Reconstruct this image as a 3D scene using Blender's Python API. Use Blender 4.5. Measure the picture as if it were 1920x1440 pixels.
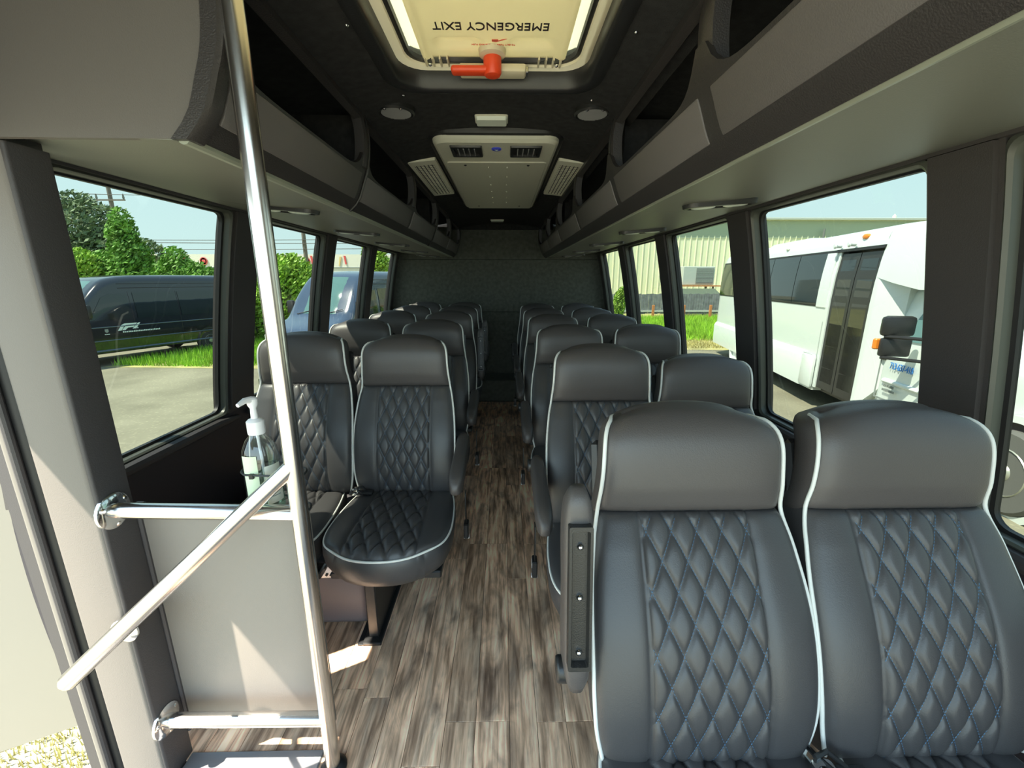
import bpy, bmesh, math, random
from mathutils import Vector, Matrix
R = random.Random(7)
PI = math.pi
C = bpy.context.scene.collection
for o in list(bpy.data.objects): bpy.data.objects.remove(o)
# ------------------------------------------------------------------ camera, sky, sun, exposure
cam = bpy.data.cameras.new('camera'); co = bpy.data.objects.new('camera', cam); C.objects.link(co)
cam.sensor_width = 36; cam.lens = 787 / 1920 * 36; cam.clip_start = .02; cam.clip_end = 500
co.location = (0, 0, 1.35); co.rotation_euler = (math.radians(90 - 13.9), 0, math.radians(-1.09))
bpy.context.scene.camera = co
sc = bpy.context.scene
sc.view_settings.view_transform = 'Standard'; sc.view_settings.look = 'None'
sc.view_settings.exposure = 1.15; sc.view_settings.gamma = 1; sc.view_settings.use_curve_mapping = False
W = bpy.data.worlds.new('sky'); sc.world = W; W.use_nodes = True
nt = W.node_tree; nt.nodes.clear()
wo = nt.nodes.new('ShaderNodeOutputWorld'); bg = nt.nodes.new('ShaderNodeBackground')
tc = nt.nodes.new('ShaderNodeTexCoord'); sp = nt.nodes.new('ShaderNodeSeparateXYZ'); cr = nt.nodes.new('ShaderNodeValToRGB')
cr.color_ramp.elements[0].position = 0.0; cr.color_ramp.elements[0].color = (.52, .66, .68, 1)
cr.color_ramp.elements[1].position = .7; cr.color_ramp.elements[1].color = (.33, .50, .70, 1)
e_ = cr.color_ramp.elements.new(.22); e_.color = (.45, .62, .68, 1)
nt.links.new(tc.outputs['Generated'], sp.inputs[0]); nt.links.new(sp.outputs['Z'], cr.inputs[0])
nt.links.new(cr.outputs[0], bg.inputs[0]); nt.links.new(bg.outputs[0], wo.inputs[0])
bg.inputs[1].default_value = 2.5
sun = bpy.data.lights.new('sun', 'SUN'); sun.energy = 12.5; sun.angle = .01; sun.color = (1, .93, .80)
so = bpy.data.objects.new('sun', sun); C.objects.link(so); so.location = (-8, -6, 16)
so.rotation_euler = Vector((-1, -.5, 1.9)).to_track_quat('Z', 'Y').to_euler()

# ------------------------------------------------------------------ materials
def mat(name, col, rough=.5, metal=0, spec=.5, bump=0, bscale=200, var=0, vscale=3, emis=None, coat=0, stretch=None):
    m = bpy.data.materials.new(name); m.use_nodes = True; n = m.node_tree; b = n.nodes['Principled BSDF']
    b.inputs['Base Color'].default_value = (*col, 1); b.inputs['Roughness'].default_value = rough
    b.inputs['Metallic'].default_value = metal; b.inputs['Specular IOR Level'].default_value = spec
    b.inputs['Coat Weight'].default_value = coat
    if emis: b.inputs['Emission Color'].default_value = (*col, 1); b.inputs['Emission Strength'].default_value = emis
    g = n.nodes.new('ShaderNodeNewGeometry'); vec = g.outputs['Position']
    if stretch:
        mp = n.nodes.new('ShaderNodeMapping'); mp.inputs['Scale'].default_value = stretch; n.links.new(vec, mp.inputs[0]); vec = mp.outputs[0]
    if var:
        t = n.nodes.new('ShaderNodeTexNoise'); t.inputs['Scale'].default_value = vscale; t.inputs['Detail'].default_value = 6; n.links.new(vec, t.inputs[0])
        mx = n.nodes.new('ShaderNodeMix'); mx.data_type = 'RGBA'
        mx.inputs[6].default_value = (*[c * (1 - var) for c in col], 1); mx.inputs[7].default_value = (*[min(1, c * (1 + var)) for c in col], 1)
        mr = n.nodes.new('ShaderNodeMapRange'); mr.inputs[1].default_value = .3; mr.inputs[2].default_value = .7
        n.links.new(t.outputs[0], mr.inputs[0]); n.links.new(mr.outputs[0], mx.inputs[0]); n.links.new(mx.outputs[2], b.inputs['Base Color'])
    if bump:
        t = n.nodes.new('ShaderNodeTexNoise'); t.inputs['Scale'].default_value = bscale; t.inputs['Detail'].default_value = 3; n.links.new(g.outputs['Position'], t.inputs[0])
        bp = n.nodes.new('ShaderNodeBump'); bp.inputs['Strength'].default_value = bump; bp.inputs['Distance'].default_value = .002
        n.links.new(t.outputs[0], bp.inputs['Height']); n.links.new(bp.outputs[0], b.inputs['Normal'])
    return m
def glassmat(name, tint, gl=.08, rough=.02):
    m = bpy.data.materials.new(name); m.use_nodes = True; n = m.node_tree; n.nodes.clear()
    o = n.nodes.new('ShaderNodeOutputMaterial'); t = n.nodes.new('ShaderNodeBsdfTransparent'); g = n.nodes.new('ShaderNodeBsdfGlossy')
    mx = n.nodes.new('ShaderNodeMixShader'); lw = n.nodes.new('ShaderNodeLayerWeight'); lw.inputs[0].default_value = .5; pw = n.nodes.new('ShaderNodeMath'); pw.operation = 'POWER'; pw.inputs[1].default_value = 4; n.links.new(lw.outputs['Facing'], pw.inputs[0])
    f = n.nodes.new('ShaderNodeMath'); f.operation = 'MULTIPLY_ADD'; f.inputs[1].default_value = .5; f.inputs[2].default_value = gl * .45; n.links.new(pw.outputs[0], f.inputs[0])
    t.inputs[0].default_value = (*tint, 1); g.inputs[1].default_value = rough; g.inputs[0].default_value = (1, 1, 1, 1)
    n.links.new(f.outputs[0], mx.inputs[0]); n.links.new(t.outputs[0], mx.inputs[1]); n.links.new(g.outputs[0], mx.inputs[2]); n.links.new(mx.outputs[0], o.inputs[0])
    return m
M = {}
def translucent(name, col, f):
    m = mat(name, col, .4); n = m.node_tree; b = n.nodes['Principled BSDF']; o = n.nodes['Material Output']
    t = n.nodes.new('ShaderNodeBsdfTranslucent'); t.inputs[0].default_value = (*col, 1); x = n.nodes.new('ShaderNodeMixShader'); x.inputs[0].default_value = f
    n.links.new(b.outputs[0], x.inputs[1]); n.links.new(t.outputs[0], x.inputs[2]); n.links.new(x.outputs[0], o.inputs[0]); return m
M['vinyl'] = mat('black_vinyl', (.084, .074, .072), .42, spec=.55, bump=.25, bscale=420)
M['quilt'] = mat('quilted_vinyl', (.060, .057, .059), .40, spec=.55, bump=.2, bscale=420)
M['piping'] = mat('white_piping', (.78, .78, .74), .4)
M['thread'] = mat('blue_thread', (.07, .18, .32), .7)
M['steel'] = mat('brushed_steel', (.78, .74, .70), .22, metal=1)
M['chrome'] = mat('chrome', (.8, .8, .8), .12, metal=1)
M['blackplastic'] = mat('black_plastic', (.02, .02, .021), .35, bump=.15, bscale=300)
M['blackmetal'] = mat('black_metal', (.022, .022, .022), .3, bump=.3, bscale=500)
M['rack'] = mat('rack_plastic', (.040, .036, .036), .38, bump=.5, bscale=350)
M['rackpanel'] = mat('rack_panel_vinyl', (.125, .115, .115), .5, bump=.3, bscale=420)
M['soffit'] = mat('soffit_vinyl', (.17, .172, .145), .45, bump=.2, bscale=420)
M['liner'] = mat('headliner_fabric', (.030, .030, .031), .9, spec=.2, bump=.6, bscale=600, var=.25, vscale=40)
M['wallfab'] = mat('wall_fabric', (.105, .108, .092), .95, spec=.2, bump=.5, bscale=500, var=.2, vscale=30)
M['wallvinyl'] = mat('wall_vinyl', (.060, .054, .056), .5, bump=.25, bscale=400)
M['lowwall'] = mat('lower_wall_vinyl', (.032, .028, .036), .5, bump=.25, bscale=400)
M['panelgrey'] = mat('grey_panel_vinyl', (.26, .225, .195), .55, bump=.2, bscale=400)
M['pillar'] = mat('pillar_vinyl', (.058, .052, .052), .45, bump=.3, bscale=420)
M['reveal'] = mat('window_frame_metal', (.075, .08, .068), .4)
M['rubber'] = mat('rubber', (.012, .012, .013), .5)
M['glass'] = glassmat('window_glass', (.235, .255, .235), .06)
M['beige'] = translucent('hatch_beige_plastic', (.80, .70, .48), .36)
M['beigelight'] = translucent('hatch_pale_plastic', (.80, .73, .54), .15)
M['red'] = mat('red_plastic', (.80, .07, .02), .35)
M['ink'] = mat('black_ink', (.02, .015, .02), .5)
M['redink'] = mat('red_ink', (.75, .12, .08), .5)
M['acgrey'] = mat('pale_grey_plastic', (.62, .61, .50), .45, bump=.15, bscale=300)
M['louver'] = mat('louver_plastic', (.82, .80, .66), .45)
M['blue'] = mat('blue_badge', (.06, .08, .65), .3)
M['lens'] = mat('lamp_lens', (.72, .78, .70), .25)
M['mesh'] = mat('speaker_mesh', (.36, .36, .37), .5, metal=.4)
M['nosing'] = mat('aluminium_nosing', (.36, .36, .38), .35, metal=.6)
M['clear'] = glassmat('clear_plastic', (.88, .92, .93), .2, .08)
M['gel'] = glassmat('green_gel', (.80, .95, .84), .06, .1)
M['label'] = mat('pale_label', (.62, .72, .52), .6)
M['labelwhite'] = mat('white_label', (.75, .76, .66), .6)
M['whiteplastic'] = mat('white_plastic', (.82, .80, .82), .3)
M['white'] = mat('white_paint', (.70, .76, .73), .25, coat=.4)
M['doorwhite'] = mat('cream_door_paint', (.42, .36, .29), .4)
M['vanblack'] = mat('black_car_paint', (.012, .014, .018), .12, coat=.8)
M['vanblue'] = mat('navy_car_paint', (.045, .07, .12), .15, coat=.8)
M['vanglass'] = mat('dark_vehicle_glass', (.012, .018, .018), .04, spec=.8)
M['windshield'] = mat('windshield_glass', (.10, .20, .19), .05, spec=.9)
M['tyre'] = mat('tyre_rubber', (.03, .03, .03), .8)
M['tyrebig'] = mat('dusty_tyre_rubber', (.13, .13, .12), .85)
M['hub'] = mat('wheel_steel', (.45, .46, .38), .35, metal=.5)
M['logo'] = mat('white_decal', (.72, .82, .82), .4)
M['bluedecal'] = mat('blue_decal', (.03, .22, .62), .4)
M['greydecal'] = mat('grey_decal', (.25, .28, .27), .5)
M['amber'] = mat('amber_lens', (.85, .25, .03), .3)
M['redlens'] = mat('red_lens', (.75, .06, .03), .3)
M['cladding'] = mat('cream_metal_cladding', (.80, .83, .58), .5)
M['upperband'] = mat('upper_band_green', (.38, .46, .34), .5)
M['fence'] = mat('weathered_fence', (.20, .21, .22), .8, var=.3, vscale=4)
M['orange'] = mat('orange_post', (.55, .22, .08), .7)
M['rail'] = mat('pale_rail', (.55, .58, .52), .6)
M['acbox'] = mat('metal_box_grey', (.50, .55, .50), .5)
M['grille'] = mat('metal_grille_grey', (.16, .18, .17), .6)
M['canopy'] = mat('green_canopy', (.10, .13, .09), .7)
M['leaf'] = mat('leaf_green', (.16, .33, .045), .6, var=.45, vscale=2)
M['leafbright'] = mat('bright_leaf_green', (.28, .46, .05), .6, var=.4, vscale=2)
M['leafdark'] = mat('grey_leaf_green', (.15, .21, .10), .7, var=.4, vscale=2)
M['bark'] = mat('bark', (.10, .08, .06), .9)
M['grass'] = mat('grass_blades', (.26, .50, .03), .7, var=.4, vscale=1.2)
M['grassdry'] = mat('dry_grass', (.42, .38, .15), .8, var=.3, vscale=1.5)
M['wood'] = mat('pole_wood', (.16, .145, .13), .9)
M['wire'] = mat('wire', (.04, .04, .04), .6)
M['farwhite'] = mat('far_white_wall', (.80, .78, .70), .7)
M['farred'] = mat('far_red_paint', (.72, .10, .10), .7)
M['faryellow'] = mat('far_yellow_paint', (.72, .55, .25), .7)
def ground_mat():
    m = mat('gravel_asphalt', (.25, .235, .17), .95, spec=.1, var=.22, vscale=.8); n = m.node_tree; b = n.nodes['Principled BSDF']
    t = n.nodes.new('ShaderNodeTexVoronoi'); t.inputs['Scale'].default_value = 14; g = n.nodes.new('ShaderNodeNewGeometry'); n.links.new(g.outputs['Position'], t.inputs[0])
    r = n.nodes.new('ShaderNodeValToRGB'); r.color_ramp.elements[0].position = .0; r.color_ramp.elements[0].color = (1.25, 1.25, 1.2, 1); r.color_ramp.elements[1].position = .35; r.color_ramp.elements[1].color = (.92, .92, .92, 1)
    n.links.new(t.outputs[0], r.inputs[0]); mx = n.nodes.new('ShaderNodeMix'); mx.data_type = 'RGBA'; mx.blend_type = 'MULTIPLY'; mx.inputs[0].default_value = 1
    src = b.inputs['Base Color'].links[0].from_socket; n.links.new(src, mx.inputs[6]); n.links.new(r.outputs[0], mx.inputs[7]); n.links.new(mx.outputs[2], b.inputs['Base Color'])
    return m
M['ground'] = ground_mat()
def wood_mat():
    m = bpy.data.materials.new('wood_plank'); m.use_nodes = True; n = m.node_tree; b = n.nodes['Principled BSDF']; b.inputs['Roughness'].default_value = .38; b.inputs['Specular IOR Level'].default_value = .5
    g = n.nodes.new('ShaderNodeNewGeometry'); oi = n.nodes.new('ShaderNodeObjectInfo')
    ad = n.nodes.new('ShaderNodeVectorMath'); ad.operation = 'MULTIPLY_ADD'
    cmb = n.nodes.new('ShaderNodeCombineXYZ'); 
    for k in range(3): n.links.new(oi.outputs['Random'], cmb.inputs[k])
    sc_ = n.nodes.new('ShaderNodeVectorMath'); sc_.operation = 'SCALE'; sc_.inputs['Scale'].default_value = 37; n.links.new(cmb.outputs[0], sc_.inputs[0])
    ad.operation = 'ADD'; n.links.new(g.outputs['Position'], ad.inputs[0]); n.links.new(sc_.outputs[0], ad.inputs[1])
    def noise(scl, s, det, dist=0):
        mp = n.nodes.new('ShaderNodeMapping'); mp.inputs['Scale'].default_value = scl; n.links.new(ad.outputs[0], mp.inputs[0])
        t = n.nodes.new('ShaderNodeTexNoise'); t.inputs['Scale'].default_value = s; t.inputs['Detail'].default_value = det; t.inputs['Distortion'].default_value = dist; n.links.new(mp.outputs[0], t.inputs[0]); return t
    t1 = noise((20, 1.6, 1), 2.4, 12, .45); t2 = noise((6, 2.2, 1), 2.0, 8, 1.0); t3 = noise((70, 4, 1), 2, 5, .2)
    r1 = n.nodes.new('ShaderNodeValToRGB'); r1.color_ramp.elements[0].position = .34; r1.color_ramp.elements[0].color = (.36, .245, .175, 1)
    r1.color_ramp.elements[1].position = .68; r1.color_ramp.elements[1].color = (1.0, .80, .62, 1); x = r1.color_ramp.elements.new(.5); x.color = (.78, .56, .41, 1)
    n.links.new(t1.outputs[0], r1.inputs[0])
    r2 = n.nodes.new('ShaderNodeValToRGB'); r2.color_ramp.elements[0].position = .3; r2.color_ramp.elements[0].color = (.42, .385, .37, 1); r2.color_ramp.elements[1].position = .62; r2.color_ramp.elements[1].color = (1.45, 1.30, 1.16, 1)
    n.links.new(t2.outputs[0], r2.inputs[0])
    r3 = n.nodes.new('ShaderNodeValToRGB'); r3.color_ramp.elements[0].position = .36; r3.color_ramp.elements[0].color = (.75, .72, .70, 1); r3.color_ramp.elements[1].position = .5; r3.color_ramp.elements[1].color = (1, 1, 1, 1); n.links.new(t3.outputs[0], r3.inputs[0])
    rr = n.nodes.new('ShaderNodeMapRange'); rr.inputs[3].default_value = .72; rr.inputs[4].default_value = 1.3; n.links.new(oi.outputs['Random'], rr.inputs[0])
    def mul(a, c):
        q = n.nodes.new('ShaderNodeMix'); q.data_type = 'RGBA'; q.blend_type = 'MULTIPLY'; q.inputs[0].default_value = 1; n.links.new(a, q.inputs[6]); n.links.new(c, q.inputs[7]); return q.outputs[2]
    n.links.new(mul(mul(mul(r1.outputs[0], r2.outputs[0]), r3.outputs[0]), rr.outputs[0]), b.inputs['Base Color'])
    bp = n.nodes.new('ShaderNodeBump'); bp.inputs['Strength'].default_value = .25; bp.inputs['Distance'].default_value = .001; n.links.new(t1.outputs[0], bp.inputs['Height']); n.links.new(bp.outputs[0], b.inputs['Normal'])
    return m
M['plank'] = wood_mat()

# ------------------------------------------------------------------ mesh helpers
def bmn(): return bmesh.new()
def mesh(name, bm, m, smooth=True, recalc=True):
    if recalc: bmesh.ops.recalc_face_normals(bm, faces=bm.faces)
    me = bpy.data.meshes.new(name); bm.to_mesh(me); bm.free(); me.materials.append(m)
    if smooth:
        me.shade_smooth()
    return me
def ob(name, me, parent=None, loc=None, rot=None):
    o = bpy.data.objects.new(name, me); C.objects.link(o); o.parent = parent
    if loc: o.location = loc
    if rot: o.rotation_euler = rot
    return o
def obj(name, bm, m, parent=None, loc=None, rot=None, smooth=False, recalc=True):
    return ob(name, mesh(name, bm, m, smooth, recalc), parent, loc, rot)
def thing(name, label, cat, loc=(0, 0, 0), rz=0, group=None):
    o = bpy.data.objects.new(name, None); C.objects.link(o); o.location = loc; o.rotation_euler = (0, 0, rz); o.empty_display_size = .1
    return tag(o, label, cat, group)
def tag(o, label=None, cat=None, group=None, kind=None):
    if label: o['label'] = label
    if cat: o['category'] = cat
    if group: o['group'] = group
    if kind: o['kind'] = kind
    return o
def struct(o): o['kind'] = 'structure'; return o
def stuff(o): o['kind'] = 'stuff'; return o
def smoothen(o, deg=35):
    me = o.data; me.shade_smooth(); me.set_sharp_from_angle(angle=math.radians(deg)); return o
def box(bm, x0, x1, y0, y1, z0, z1, bev=0, mtx=None, seg=1):
    g = bmesh.ops.create_cube(bm, size=1); vs = g['verts']
    bmesh.ops.scale(bm, vec=(x1 - x0, y1 - y0, z1 - z0), verts=vs); bmesh.ops.translate(bm, vec=((x0 + x1) / 2, (y0 + y1) / 2, (z0 + z1) / 2), verts=vs)
    if bev:
        es = list({e for v in vs for e in v.link_edges}); r = bmesh.ops.bevel(bm, geom=es, offset=bev, segments=seg, profile=.5, affect='EDGES'); vs = list({v for f in r['faces'] for v in f.verts} | {v for v in vs if v.is_valid})
    if mtx is not None: bmesh.ops.transform(bm, matrix=mtx, verts=vs)
    return vs
def tube(bm, pts, r, n=10, cap=True):
    pts = [Vector(p) for p in pts]; rings = []; up = None
    for i, p in enumerate(pts):
        d = (pts[min(i + 1, len(pts) - 1)] - pts[max(i - 1, 0)]).normalized()
        if up is None: up = d.orthogonal().normalized()
        up = (up - d * up.dot(d)).normalized(); s = d.cross(up); rr = r[i] if isinstance(r, (list, tuple)) else r
        rings.append([bm.verts.new(p + (up * math.cos(2 * PI * k / n) + s * math.sin(2 * PI * k / n)) * rr) for k in range(n)])
    for a, b in zip(rings, rings[1:]):
        for k in range(n): bm.faces.new((a[k], a[(k + 1) % n], b[(k + 1) % n], b[k]))
    if cap: bm.faces.new(rings[0][::-1]); bm.faces.new(rings[-1])
def lathe(bm, prof, n=24, c=(0, 0, 0), axis='Z'):
    rings = []
    for r, z in prof:
        ring = []
        for k in range(n):
            a = 2 * PI * k / n; x, y = r * math.cos(a), r * math.sin(a)
            p = (x, y, z) if axis == 'Z' else ((z, x, y) if axis == 'X' else (x, z, y))
            ring.append(bm.verts.new((p[0] + c[0], p[1] + c[1], p[2] + c[2])))
        rings.append(ring)
    for a, b in zip(rings, rings[1:]):
        for k in range(n): bm.faces.new((a[k], a[(k + 1) % n], b[(k + 1) % n], b[k]))
    bm.faces.new(rings[0][::-1]); bm.faces.new(rings[-1])
def grid(bm, f, nu, nv):
    v = [[bm.verts.new(f(i / nu, j / nv)) for i in range(nu + 1)] for j in range(nv + 1)]
    for j in range(nv):
        for i in range(nu): bm.faces.new((v[j][i], v[j][i + 1], v[j + 1][i + 1], v[j + 1][i]))
    return v
def solid(b, t):
    b.normal_update(); bmesh.ops.solidify(b, geom=b.faces, thickness=t)
def rrect(x0, x1, y0, y1, r, n=6):
    out = []
    for cx, cy, a0 in ((x1 - r, y1 - r, 0), (x0 + r, y1 - r, PI / 2), (x0 + r, y0 + r, PI), (x1 - r, y0 + r, 3 * PI / 2)):
        for k in range(n + 1): a = a0 + PI / 2 * k / n; out.append((cx + r * math.cos(a), cy + r * math.sin(a)))
    return out
def loops(bm, ls, cap0=False, cap1=False, close=False):
    rs = [[bm.verts.new(p) for p in l] for l in ls]; n = len(rs[0]); prs = list(zip(rs, rs[1:])) + ([(rs[-1], rs[0])] if close else [])
    for a, b in prs:
        for k in range(n): bm.faces.new((a[k], a[(k + 1) % n], b[(k + 1) % n], b[k]))
    if cap0: bm.faces.new(rs[0][::-1])
    if cap1: bm.faces.new(rs[-1])
def prism(bm, poly, f0, f1):
    """poly: 2D points; f0,f1 map a 2D point to 3D (two faces)"""
    loops(bm, [[f0(*p) for p in poly], [f1(*p) for p in poly]], True, True)
def itp(pts, x):
    if x <= pts[0][0]: return pts[0][1]
    for i in range(len(pts) - 1):
        a, b = pts[i], pts[i + 1]
        if x <= b[0]:
            t = (x - a[0]) / (b[0] - a[0]); m0 = (b[1] - pts[max(i - 1, 0)][1]) / (b[0] - pts[max(i - 1, 0)][0]); m1 = (pts[min(i + 2, len(pts) - 1)][1] - a[1]) / (pts[min(i + 2, len(pts) - 1)][0] - a[0])
            h = b[0] - a[0]; t2, t3 = t * t, t * t * t
            return (2 * t3 - 3 * t2 + 1) * a[1] + (t3 - 2 * t2 + t) * h * m0 + (-2 * t3 + 3 * t2) * b[1] + (t3 - t2) * h * m1
    return pts[-1][1]
def text(name, s, size, m, parent, loc, mtx3, ext=.0006, align='CENTER', shear=0, sx=1):
    cu = bpy.data.curves.new(name, 'FONT'); cu.body = s; cu.size = size; cu.extrude = ext; cu.align_x = align; cu.align_y = 'CENTER'; cu.shear = shear
    o = bpy.data.objects.new(name, cu); C.objects.link(o); bpy.context.view_layer.update()
    me = bpy.data.meshes.new_from_object(o); bpy.data.objects.remove(o); me.materials.clear(); me.materials.append(m)
    q = ob(name, me, parent); q.matrix_local = Matrix.Translation(loc) @ mtx3.to_4x4() @ Matrix.Diagonal((sx, 1, 1, 1)); return q
def axes(x, y, z): return Matrix((x, y, z)).transposed()

# ------------------------------------------------------------------ bus shell
CX = -.055
HW = [(-.5, 1.24), (0, 1.28), (.4, 1.305), (.71, 1.295), (1.05, 1.245), (1.35, 1.19), (1.64, 1.125), (1.75, 1.08), (1.86, .97), (1.93, .8)]
def hw(z): return itp(HW, z)
def wp(s, y, z, off): return (CX + s * (hw(z) + off), y, z)
Y0, Y1 = -.7, 5.03
SILL, TOP = .715, 1.645
def slab(bm, s, y0, y1, z0, z1, o0, o1, nz=8, ny=1):
    """curved panel on side wall s"""
    L = []
    for i in range(nz + 1):
        z = z0 + (z1 - z0) * i / nz; L.append([wp(s, y0, z, o0), wp(s, y1, z, o0), wp(s, y1, z, o1), wp(s, y0, z, o1)])
    loops(bm, L, True, True)
# floor: a base and planks of its own
b = bmn(); box(b, CX - 1.3, CX + 1.3, 1.1, Y1, -.06, -.004); box(b, -1.04, CX + 1.3, .93, 1.1, -.06, -.004); box(b, -.53, CX + 1.3, Y0, .93, -.06, -.004)
fl = struct(obj('floor', b, M['blackplastic']))
xs = [-1.32, -1.21, -1.10, -1.0, -.89, -.79, -.68, -.575, -.47, -.385, -.3, -.19, -.095, .012, .098, .19, .285, .39, .49, .6, .7, .8, .9, 1.0, 1.1, 1.22]
starts = {12: 1.03, 14: 1.025, 11: 1.03 - .0}
for i in range(len(xs) - 1):
    x0, x1 = xs[i], xs[i + 1]
    ya = (1.105 if x1 < -.98 else .935) if x1 < -.5 else .30
    y = ya; first = True
    while y < 4.62:
        L = (starts[i] - ya if (first and i in starts) else (.45 + .5 * R.random() if first else .92)); first = False
        ye = min(y + L, 4.62)
        if ye - y > .02:
            b = bmn(); box(b, x0 + .0007, x1 - .0007, y + .0007, ye - .0007, -.004, 0 + R.random() * .0004, .0006)
            obj('plank', b, M['plank'], fl)
        y = ye
# black raised box at the rear end of the aisle
b = bmn(); box(b, CX - 1.25, CX + 1.25, 4.62, Y1, 0, .25, .01); struct(obj('trim_1', b, M['wallfab']))
# step edge and stairwell at the entrance
st = thing('entry_step', 'black entry stairwell with pale metal edge strip beside the grab pole', 'step')
b = bmn(); box(b, -1.04, -.532, .905, .93, -.35, -.004); obj('riser', b, M['wallvinyl'], st)
b = bmn(); box(b, -.555, -.532, .1, .905, -.35, -.004); obj('riser', b, M['wallvinyl'], st)
b = bmn(); box(b, -1.25, -.53, .1, .93, -.39, -.35); obj('tread', b, M['blackplastic'], st)
b = bmn(); box(b, -.92, -.535, .885, .955, -.006, .006, .003); box(b, -.92, -.535, .885, .893, -.04, 0); tag(obj('edge_strip', b, M['nosing'], st), 'pale ribbed metal edge strip')
# side walls with window openings
WINS = {1: [(.17, .972), (1.135, 1.93), (2.105, 2.905), (3.085, 3.885), (4.07, 4.87)], -1: [(1.20, 1.985), (2.185, 2.975), (3.14, 3.935), (4.105, 4.89)]}
wn = 0
for s, nm in ((-1, 'wall_left'), (1, 'wall_right')):
    ys = Y0 if s > 0 else 1.10
    wr = bpy.data.objects.new(nm, None); C.objects.link(wr); struct(wr)
    b = bmn(); slab(b, s, ys, Y1, 0 if s > 0 else -.0, SILL - .0, 0, .06, 10); obj('lower_panel', b, M['lowwall'], wr, smooth=True); smoothen(wr.children[-1])
    b = bmn(); slab(b, s, ys, Y1, TOP, 1.70, -.012, .06, 3); smoothen(obj('header_panel', b, M['pillar'], wr))
    b = bmn(); slab(b, s, Y0, Y1, 1.70, 1.93, 0, .05, 8); grid(b, lambda u, v: (CX + s * (.8 - .5 * u), Y0 + (Y1 - Y0) * v, 1.93 + .06 * math.sin(u * PI / 2)), 6, 1); obj('roof_side_panel', b, M['liner'], wr)
    prev = ys
    for k, (a, c) in enumerate(WINS[s] + [(Y1, Y1)]):
        if a - prev > .02:
            b = bmn(); slab(b, s, prev, a, SILL, TOP, 0, .07, 10); smoothen(obj('window_pillar', b, M['pillar'], wr))
            if a < Y1 and a - prev < .3:
                b = bmn(); slab(b, s, prev + .012, a - .006, SILL + .02, TOP - .002, -.014, 0, 10); smoothen(obj('pillar_cover', b, M['pillar'], wr))
        prev = c
    # padded ledge under the windows
    b = bmn()
    for (a, c) in WINS[s]:
        tube(b, [wp(s, a - .06 + (c - a + .12) * t / 6, SILL - .022 - (.012 if t in (0, 6) else 0), -.008) for t in range(7)], [.012, .022, .024, .024, .024, .022, .012], 10)
    smoothen(obj('window_ledge', b, M['wallvinyl'], wr))
    for k, (a, c) in enumerate(WINS[s]):
        wn += 1
        w = bpy.data.objects.new('window_%d' % wn, None); C.objects.link(w); struct(w)
        def ring(yy0, yy1, zz0, zz1, r, off): return [wp(s, y, z, off) for y, z in rr2(yy0, yy1, zz0, zz1, r)]
        def rr2(a0, a1, b0, b1, r):
            pts = rrect(a0, a1, b0, b1, r, 5); out = []
            for i, p in enumerate(pts):
                q = pts[(i + 1) % len(pts)]; out.append(p)
                if abs(q[1] - p[1]) > .3:
                    for t in range(1, 8): out.append((p[0] + (q[0] - p[0]) * t / 8, p[1] + (q[1] - p[1]) * t / 8))
            return out
        b = bmn(); loops(b, [ring(a - .0, c + .0, SILL - .0, TOP + .0, .02, .0), ring(a + .006, c - .006, SILL + .006, TOP - .006, .03, -.004), ring(a + .012, c - .012, SILL + .012, TOP - .01, .035, .004), ring(a + .012, c - .012, SILL + .012, TOP - .01, .035, .05), ring(a - .0, c + .0, SILL, TOP, .02, .05)], close=True)
        smoothen(obj('window_frame', b, M['reveal'], w))
        b = bmn(); loops(b, [ring(a + .011, c - .011, SILL + .011, TOP - .009, .035, .028), ring(a + .022, c - .022, SILL + .022, TOP - .016, .04, .030), ring(a + .022, c - .022, SILL + .022, TOP - .016, .04, .046), ring(a + .011, c - .011, SILL + .011, TOP - .009, .035, .046)], close=True)
        smoothen(obj('rubber_seal', b, M['rubber'], w))
        b = bmn(); grid(b, lambda u, v: wp(s, a + .018 + (c - a - .036) * u, SILL + .016 + (TOP - SILL - .03) * v, .040), 1, 12)
        smoothen(obj('glass_pane', b, M['glass'], w))
# back wall: two fabric panels with a crease
wb = bpy.data.objects.new('wall_back', None); C.objects.link(wb); struct(wb)
def backpoly(z0, z1, y):
    zs = [z0 + (z1 - z0) * i / 12 for i in range(13)]
    return [(CX + hw(z) + .02, y, z) for z in zs] + [(CX - hw(z) - .02, y, z) for z in reversed(zs)]
b = bmn(); loops(b, [backpoly(.25, .985, Y1 - .02), backpoly(.25, .985, Y1 + .04)], True, True); obj('wall_panel', b, M['wallfab'], wb)
b = bmn(); loops(b, [backpoly(.99, 1.575, Y1 - .025), backpoly(.99, 1.575, Y1 + .04)], True, True); obj('wall_panel', b, M['wallfab'], wb)
b = bmn(); loops(b, [backpoly(1.58, 1.93, Y1 - .015), backpoly(1.58, 1.93, Y1 + .04)], True, True); obj('wall_panel', b, M['wallfab'], wb)
b = bmn(); box(b, -.62, .56, Y1 - .02, Y1 + .05, 1.90, 2.07); obj('top_trim', b, M['liner'], wb)
b = bmn(); loops(b, [backpoly(.0, 2.02, Y1 + .045), backpoly(0, 2.02, Y1 + .06)], True, True); obj('rear_skin', b, M['blackplastic'], wb)
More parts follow.
